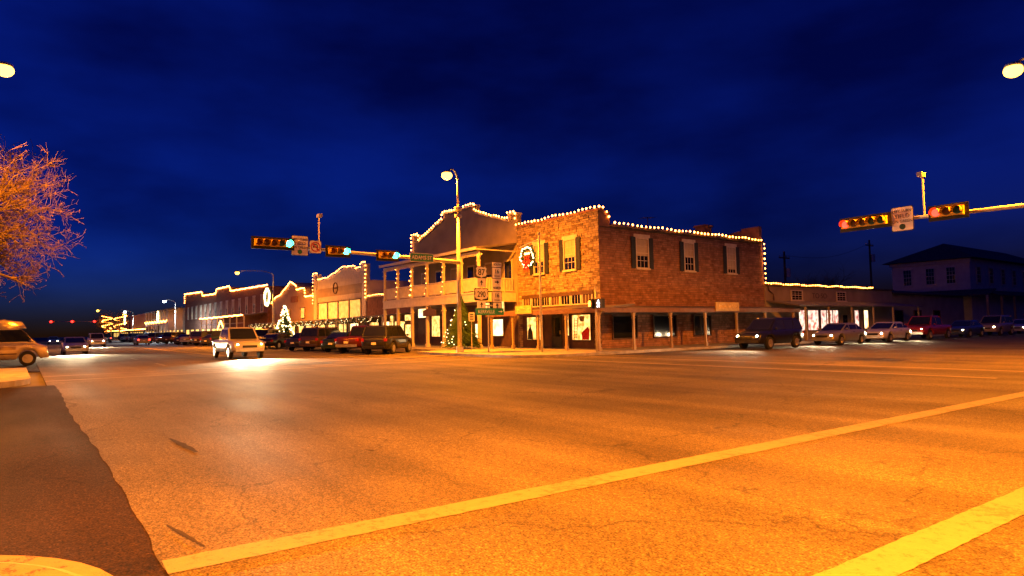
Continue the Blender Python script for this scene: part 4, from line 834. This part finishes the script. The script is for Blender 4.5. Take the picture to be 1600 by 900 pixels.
# ------------------------------------------------------------------ bare trees
def tree_mesh(seed, h, spread, levels=5):
    rnd = random.Random(seed); tr = MB(); cr = MB(); lf = MB()
    def grow(p, d, ln, r, lv):
        pts = [p]; rad = [r]; k = 4 if lv < levels-1 else 2; q = p
        for i in range(k):
            d = (d+Vector((rnd.gauss(0, .2), rnd.gauss(0, .2), rnd.gauss(.03, .14)))).normalized(); q = q+d*(ln/k); pts.append(q); rad.append(max(.009, r*(1-.5*(i+1)/k)))
        (tr if lv < 2 else cr).tube(pts, rad, 8 if lv < 2 else (5 if lv < 4 else 3), lv < 2)
        if lv >= levels:
            for i in range(2):
                if rnd.random() < .55:
                    c = pts[rnd.randint(1, k)]; a = Vector((rnd.gauss(0, 1), rnd.gauss(0, 1), rnd.gauss(0, 1))).normalized(); b = a.orthogonal().normalized(); s_ = rnd.uniform(.03, .06); n0 = len(lf.v)
                    lf.v += [tuple(c), tuple(c+a*s_+b*s_*.5), tuple(c+a*s_*2), tuple(c+a*s_-b*s_*.5)]; lf.f.append((n0, n0+1, n0+2, n0+3))
            return
        n_ = {0: 7, 1: 5, 2: 5, 3: 5, 4: 5, 5: 3}.get(lv, 4)
        for i in range(n_):
            j = rnd.randint(1 if lv else 3, k); a = Vector((rnd.gauss(0, 1), rnd.gauss(0, 1), rnd.gauss(0, .7)))
            if lv == 0: z_ = i*2*math.pi/n_+rnd.uniform(-.3, .3); a = Vector((math.cos(z_), math.sin(z_), 0))
            a = (a-d*a.dot(d)).normalized()
            ang = rnd.uniform(.5, 1.15) if lv else (.55, 1.05, .8)[i % 3]+rnd.uniform(-.1, .1)
            nd = (d*math.cos(ang)+a*math.sin(ang)); nd.z += .05 if lv > 1 else .28
            grow(pts[j], nd.normalized(), ln*rnd.uniform(.52, .80)*(spread if lv == 0 else 1), rad[j]*rnd.uniform(.58, .8), lv+1)
    grow(Vector((0, 0, -.05)), Vector((.05, 0, 1)), h*.42, h*.042, 0)
    return tr, cr, lf
def bare_tree(label, loc, seed, h, spread=1.0, levels=5, rz=0):
    t = thing('bare_tree', label, 'tree', loc, rz); a, b, c_ = tree_mesh(seed, h, spread, levels)
    for mb, nm, m in ((a, 'trunk', m_bark), (b, 'crown', m_bark), (c_, 'dry_leaves', m_leaf)):
        o = bpy.data.objects.new(nm, mb.mesh(nm, m, (0, 0, 0), nm != 'dry_leaves')); C.objects.link(o); o.parent = t
        if nm != 'trunk': o['kind'] = 'stuff'
    return t
bare_tree('large bare twiggy tree lit orange by the left corner lamp', (-35.6, -2.35, .14), 5, 11.8, .95, 6)
bare_tree('dark bare tree behind the low stucco shop', (-48, 84, -.05), 8, 8.5, 1, 4)
bare_tree('dark bare tree close beside the hipped house', (-50, 99, -.05), 12, 11, 1, 4)
bare_tree('dark street tree with light spirals far along the main street', (-212, 21.5, .1), 15, 9, 1, 4); bare_tree('dark street tree beside the farthest lamp', (-238, 20.6, .1), 17, 9.5, 1, 4)
string_lights('spiral of warm lights in the far street tree', [(-212+1.6*math.cos(k*.9), 21.5+1.6*math.sin(k*.9), 2.5+k*.28) for k in range(18)], .5, .11, 'lights in the far street trees', single=False)
string_lights('zigzag of warm lights in the tree beside the farthest lamp', [(-238+1.5*math.cos(k*1.3), 20.6+1.5*math.sin(k*1.3), 3+k*.34) for k in range(14)], .5, .13, 'lights in the far street trees', single=False)
# ------------------------------------------------------------------ vehicles (built along +x, wheels on z = 0)
def paint(name, col): return mat('car_paint_'+name, col, .32, .06, 3, metal=.25, coat=.6)
KIND = {  # length, half width, sill, [(x, top z)] hood/belt line, greenhouse base x0,x1, roof x0,x1, roof z, wheel r, axles
    'sedan': (4.6, .88, .24, [(-2.3, .78), (-2.22, .95), (-1.5, 1.0), (0, .98), (1.0, .96), (1.6, .88), (2.15, .74), (2.3, .58)], (-1.75, 1.15), (-1.0, .25), 1.45, .32, (-1.35, 1.4)),
    'suv': (4.8, .95, .32, [(-2.4, .95), (-2.35, 1.12), (-1.5, 1.16), (0, 1.14), (1.1, 1.12), (1.5, 1.06), (2.2, .96), (2.4, .72)], (-2.33, 1.25), (-2.1, .45), 1.84, .37, (-1.4, 1.45)),
    'pickup': (5.5, .98, .38, [(-2.75, 1.05), (-2.7, 1.12), (-1.0, 1.12), (0, 1.13), (1.3, 1.14), (1.7, 1.10), (2.5, 1.02), (2.75, .8)], (-.95, 1.45), (-.75, .75), 1.88, .39, (-1.75, 1.75)),
    'van': (5.6, 1.0, .34, [(-2.8, 1.15), (-2.75, 1.25), (-1.5, 1.25), (0, 1.25), (1.4, 1.25), (2.2, 1.2), (2.72, 1.02), (2.8, .7)], (-2.72, 2.38), (-2.6, 1.6), 2.05, .38, (-1.7, 1.92)),
}
def make_car(kind, pm, label, head=False, group=None):
    Ln, hw, z0, belt, gb_, gr, rz, wr, axl = KIND[kind]; t = thing('parked_car' if kind != 'van' else 'camper_van', label, {'sedan': 'car', 'suv': 'suv', 'pickup': 'pickup', 'van': 'van'}[kind], (0, 0, 0), 0, group)
    def add(nm, mb, m, par=t, sm=False):
        o = bpy.data.objects.new(nm, mb.mesh(nm, m, (0, 0, 0), sm)); C.objects.link(o); o.parent = par; return o
    def top(x):
        for (a, b) in zip(belt[:-1], belt[1:]):
            if a[0] <= x <= b[0]: return a[1]+(b[1]-a[1])*(x-a[0])/(b[0]-a[0])
        return belt[-1][1]
    xs = sorted(set([round(v, 3) for v in np.linspace(-Ln/2, Ln/2, 34)]+[b[0] for b in belt])); b = MB(); rings = []
    for x in xs:
        e = abs(x)/(Ln/2); w = hw*(1-.16*max(0, (e-.72)/.28)**2); zt = top(x); zb = z0+.10*max(0, (e-.8)/.2)
        for ax in axl:     # wheel arches cut up into the sill line
            dx = abs(x-ax)
            if dx < wr+.09: zb = max(zb, wr+math.sqrt(max(0, (wr+.09)**2-dx**2)))
        zb = min(zb, zt-.12); s_ = [(0, zb), (w*.9, zb), (w*.985, zb+.04), (w, zb+(zt-zb)*.45), (w*.985, zt-.14 if zt-.14 > zb+.05 else zt-.05), (w*.93, zt-.03), (w*.72, zt+.012), (0, zt+.03)]
        full = s_+[(-y, z) for y, z in s_[-2:0:-1]]; rings.append([len(b.v)+i for i in range(len(full))]); b.v += [(x, y, z) for y, z in full]
    n_ = len(rings[0])
    for a, c_ in zip(rings[:-1], rings[1:]):
        for i in range(n_): j = (i+1) % n_; b.f.append((a[i], a[j], c_[j], c_[i]))
    b.f.append(tuple(rings[0])); b.f.append(tuple(reversed(rings[-1]))); add('body', b, pm, sm=True)
    # greenhouse
    g = MB(); x0, x1 = gb_; r0, r1 = gr; zb0, zb1 = top(x0), top(x1); wb, wt = hw*.90, hw*.74
    if kind == 'van': wt = hw*.86
    pr = [(x0, zb0-.03, wb), (r0, rz-.06, wt+.02), (r0+.12, rz, wt-.06), (r1-.15, rz, wt-.06), (r1, rz-.06, wt+.02), (x1, zb1-.03, wb)]
    for s_ in (-1, 1): g.v += [(x, s_*w, z) for x, z, w in pr]
    g.f = [tuple(range(6)), tuple(range(11, 5, -1))]+[(i, i+6, (i+1) % 6+6, (i+1) % 6) for i in range(6)]; add('cabin', g, pm)
    # glass: side windows, windscreen, rear window as their own panels just proud of the cabin
    def side(xa, xb, s_):
        za, zr = max(zb0, zb1)+.03, rz-.13
        def edge(x_, z_): return x_
        def wid(z_): return wb+(wt+.02-wb)*((z_-zb0+.03)/(rz-.06-zb0+.03))+.008
        lo = lambda z_: x0+(r0-x0)*(z_-zb0)/(rz-zb0)+.09
        hi = lambda z_: x1+(r1-x1)*(z_-zb1)/(rz-zb1)-.10
        q = [(max(xa, lo(za)), za), (min(xb, hi(za)), za), (min(xb, hi(zr)), zr), (max(xa, lo(zr)), zr)]
        if q[1][0]-q[0][0] < .12: return
        m_ = MB(); m_.v = [(x_, s_*wid(z_), z_) for x_, z_ in q]+[(x_, s_*(wid(z_)-.02), z_) for x_, z_ in q]; m_.f = [(0, 1, 2, 3), (7, 6, 5, 4), (0, 4, 5, 1), (1, 5, 6, 2), (2, 6, 7, 3), (3, 7, 4, 0)]; add('side_window', m_, m_glass)
    cuts = {'sedan': [(-2, -.95), (-.88, .08), (.15, 2)], 'suv': [(-3, -1.35), (-1.27, -.3), (-.22, 2)], 'pickup': [(-2, .2), (.28, 2)], 'van': [(-3, -1.35), (-1.15, .35), (.62, 3)]}[kind]
    for s_ in (-1, 1):
        for (a, c_) in cuts: side(a, c_, s_)
    for (xa, za, wa, xc, zc, wc_, nm, o_) in ((x1, zb1+.02, wb, r1, rz-.08, wt, 'windscreen', .012), (x0, zb0+.04, wb, r0, rz-.1, wt, 'rear_window', -.012)):
        m_ = MB(); xa2, xc2 = xa+(xc-xa)*.06+o_, xa+(xc-xa)*.94+o_; m_.v = [(xa2, -wa+.12, za+.03), (xa2, wa-.12, za+.03), (xc2, wc_-.06, zc), (xc2, -wc_+.06, zc)]; m_.v += [(x-o_*1.6, y, z) for x, y, z in m_.v]; m_.f = [(0, 1, 2, 3), (7, 6, 5, 4), (0, 4, 5, 1), (1, 5, 6, 2), (2, 6, 7, 3), (3, 7, 4, 0)]; add(nm, m_, m_glass)
    tr = MB().tube([(0, -.11, 0), (0, -.09, 0), (0, .09, 0), (0, .11, 0)], [wr*.9, wr, wr, wr*.9], 20); tme = tr.mesh('tyre', m_tyre, (0, 0, 0)); ri = MB().tube([(0, -.005, 0), (0, .005, 0)], wr*.62, 16)
    for k in range(5): a_ = k*1.2566; ri.box(0, 0, 0, 0, 0, 0) if False else ri.tube([(0, .012, 0), (wr*.55*math.cos(a_), .012, wr*.55*math.sin(a_))], .035, 4)
    rme = ri.mesh('rim', m_rim, (0, 0, 0))
    for ax in axl:
        for s_ in (-1, 1):
            o = bpy.data.objects.new('wheel', tme); C.objects.link(o); o.parent = t; o.location = (ax, s_*(hw-.115), wr)
            q = bpy.data.objects.new('rim', rme); C.objects.link(q); q.parent = o; q.location = (0, s_*.115, 0)
    hz = top(Ln/2-.12)-.10
    for s_ in (-1, 1):
        add('headlight', MB().ball((Ln/2-.13, s_*hw*.66, hz), .115, 10, 6, .75), m_head if head else m_headoff, sm=True)
        add('tail_light', MB().box(-Ln/2-.012, -Ln/2+.1, s_*hw*.80-.09, s_*hw*.80+.09, top(-Ln/2+.1)-.28, top(-Ln/2+.1)-.10), m_tail)
        add('mirror', MB().ball((x1-.35, s_*(hw+.06), max(zb0, zb1)+.08), .09, 8, 6, .8), pm, sm=True)
        for zz in ((max(zb0, zb1)-.16),): add('door_handle', MB().box(-.35, -.18, s_*hw*1.0-.02, s_*hw*1.0+.02, zz, zz+.035), m_black)
    add('front_bumper', MB().box(Ln/2-.16, Ln/2+.03, -hw*.80, hw*.80, z0+.06, z0+.24), pm if kind != 'pickup' else m_rim)
    add('rear_bumper', MB().box(-Ln/2-.03, -Ln/2+.16, -hw*.80, hw*.80, z0+.08, z0+.26), pm if kind != 'pickup' else m_rim)
    add('grille', MB().box(Ln/2-.05, Ln/2+.012, -hw*.42, hw*.42, z0+.28, z0+.42), m_black); add('number_plate', MB().box(-Ln/2-.04, -Ln/2-.02, -.16, .16, z0+.32, z0+.46), m_signwhite)
    return t
def place(t, x, y, rz, z=0): t.location = (x, y, z); t.rotation_euler = (0, 0, R(rz)); return t
def beams(t, kind, e=500, tgt=-4):
    Ln, hw = KIND[kind][0], KIND[kind][1]
    for s_ in (-1, 1):
        ld = bpy.data.lights.new('headlight_beam', 'SPOT'); ld.energy = e; ld.color = (1, .74, .42); ld.spot_size = R(95); ld.spot_blend = 1; ld.shadow_soft_size = .08
        o = bpy.data.objects.new('headlight_beam', ld); C.objects.link(o); o.parent = t; o.location = (Ln/2+.08, s_*hw*.66, .75); o.rotation_euler = (R(90+tgt), 0, R(-90))
# oncoming pickup
p = place(make_car('pickup', paint('silver', (.42, .40, .36)), 'silver pickup with glaring headlights driving up the main street'  , True), -42.5, 10.6, 0); beams(p, 'pickup', 2600)
# cars waiting on the side street, facing us
q = [('suv', 'black', (.012, .012, .014), 'black suv first in the queue alongside the stone building', -22.2, 36.2), ('sedan', 'grey', (.22, .22, .22), 'grey car second in the side street queue behind the black suv', -22.0, 44.3),
     ('sedan', 'white', (.6, .6, .58), 'white car third in the side street queue', -21.8, 51.0), ('pickup', 'red', (.30, .03, .02), 'red pickup in the side street queue behind the white car', -21.8, 58.0),
     ('sedan', 'blue', (.04, .07, .16), 'dark blue car in the queue behind the red pickup', -21.6, 65.5), ('suv', 'tan', (.36, .29, .19), 'tan suv in the queue behind the dark blue car', -21.5, 72.6), ('sedan', 'silver', (.42, .40, .36), 'silver car last in the side street queue', -21.4, 80.5)]
for (k, nm, c_, lab, x, y) in q:
    t = place(make_car(k, paint(nm, c_), lab, True, 'cars queuing on the side street'), x, y, -90)
    if y < 60: beams(t, k, 260)
def tail_on(t):
    for ch in t.children:
        if ch.name.startswith('tail_light'): ch.data.materials[0] = mat('tail_light_lit', (1, .03, .02), .3, .02, 1, emit=7, ecol=(1, .02, .01))
t = place(make_car('sedan', paint('silver', (.42, .40, .36)), 'silver car with lit headlights coming up beside the camper van', True), -66, 3.4, 0); beams(t, 'sedan', 2600)
t = place(make_car('suv', paint('white', (.6, .6, .58)), 'stand-in white suv with lit headlights far down the main street behind the pickup', True), -104, 7.8, 0); beams(t, 'suv', 1500)  # distant cars from here added for their lights, standing in for passing traffic
place(make_car('sedan', paint('blue', (.04, .07, .16)), 'stand-in blue car with lit headlights farthest down the main street', True), -150, 4.4, 0)
t = place(make_car('sedan', paint('grey', (.22, .22, .22)), 'stand-in grey car driving away with red tail lights in the middle distance', False), -112, 14.2, 180); tail_on(t)
t = place(make_car('suv', paint('black', (.012, .012, .014)), 'stand-in black suv driving away with red tail lights toward the far signals', False), -160, 13.6, 180); tail_on(t)
# parked nose-in before the shops
pk = [('suv', 'black', (.012, .012, .014), 'black suv parked before the balcony porch next to the pavement corner', -39.4), ('pickup', 'darkred', (.08, .012, .01), 'dark red pickup parked before the balcony porch', -42.8), ('sedan', 'darkgreen', (.015, .03, .02), 'dark green car parked at the end of the balcony porch', -46.3),
      ('suv', 'brown', (.06, .035, .02), 'brown suv parked before the low brick shop', -50.4), ('sedan', 'charcoal', (.03, .03, .032), 'charcoal car parked between the brown suv and a pale gap', -54.2), ('sedan', 'black', (.012, .012, .014), 'black car parked before the false front', -62.5), ('pickup', 'grey', (.22, .22, .22), 'grey pickup parked before the false front', -66.5), ('suv', 'darkgreen', (.015, .03, .02), 'dark green suv parked before the brown gable shop', -81)]
for (k, nm, c_, lab, x) in pk: place(make_car(k, paint(nm, c_), lab, False, 'cars parked nose-in before the shops'), x, 19.3, 128+random.uniform(-4, 4))
for (k, nm, c_, xs_) in (('sedan', 'charcoal', (.03, .03, .032), (-86, -104, -121, -136, -158)), ('suv', 'brown', (.06, .035, .02), (-91, -113, -129, -149, -171)), ('pickup', 'grey', (.22, .22, .22), (-97, -140, -165))):
    lab = {'sedan': 'charcoal car', 'suv': 'brown suv', 'pickup': 'grey pickup'}[k]+' in the far row of cars beyond the lit fir'
    o0 = make_car(k, paint(nm, c_), lab, False, 'far '+lab.split(' in')[0]+'s parked along the main street')
    for i, x in enumerate(xs_): place(o0 if i == 0 else copy_tree(o0), x+random.uniform(-1, 1), 19.3, 128+random.uniform(-4, 4))
# camper van on the left, nose out
v = make_car('van', paint('champagne', (.50, .42, .30)), 'champagne high-top camper van pulling out behind the left corner kerb'); Ln, hw = 5.6, 1.0
def vadd(nm, mb, m): o = bpy.data.objects.new(nm, mb.mesh(nm, m)); C.objects.link(o); o.parent = v; return o
ht = MB(); pr = [(-2.6, 2.0, .90), (-2.5, 2.42, .74), (.9, 2.46, .74), (1.65, 2.32, .76), (1.85, 1.99, .88)]
for s_ in (-1, 1): ht.v += [(x, s_*w, z) for x, z, w in pr]
ht.f = [tuple(range(5)), tuple(range(9, 4, -1))]+[(i, i+5, (i+1) % 5+5, (i+1) % 5) for i in range(5)]; vadd('high_top', ht, paint('champagne', (.50, .42, .30)))
for s_ in (-1, 1):
    vadd('side_stripe', MB().box(-2.5, 1.45, s_*1.002-.006, s_*1.002+.006, .62, .68), m_darkwood); vadd('lower_panel', MB().box(-2.5, 1.4, s_*1.0-.008, s_*1.0+.008, .86, 1.02), m_board2)
place(v, -44.2, -1.75, 90, 0)
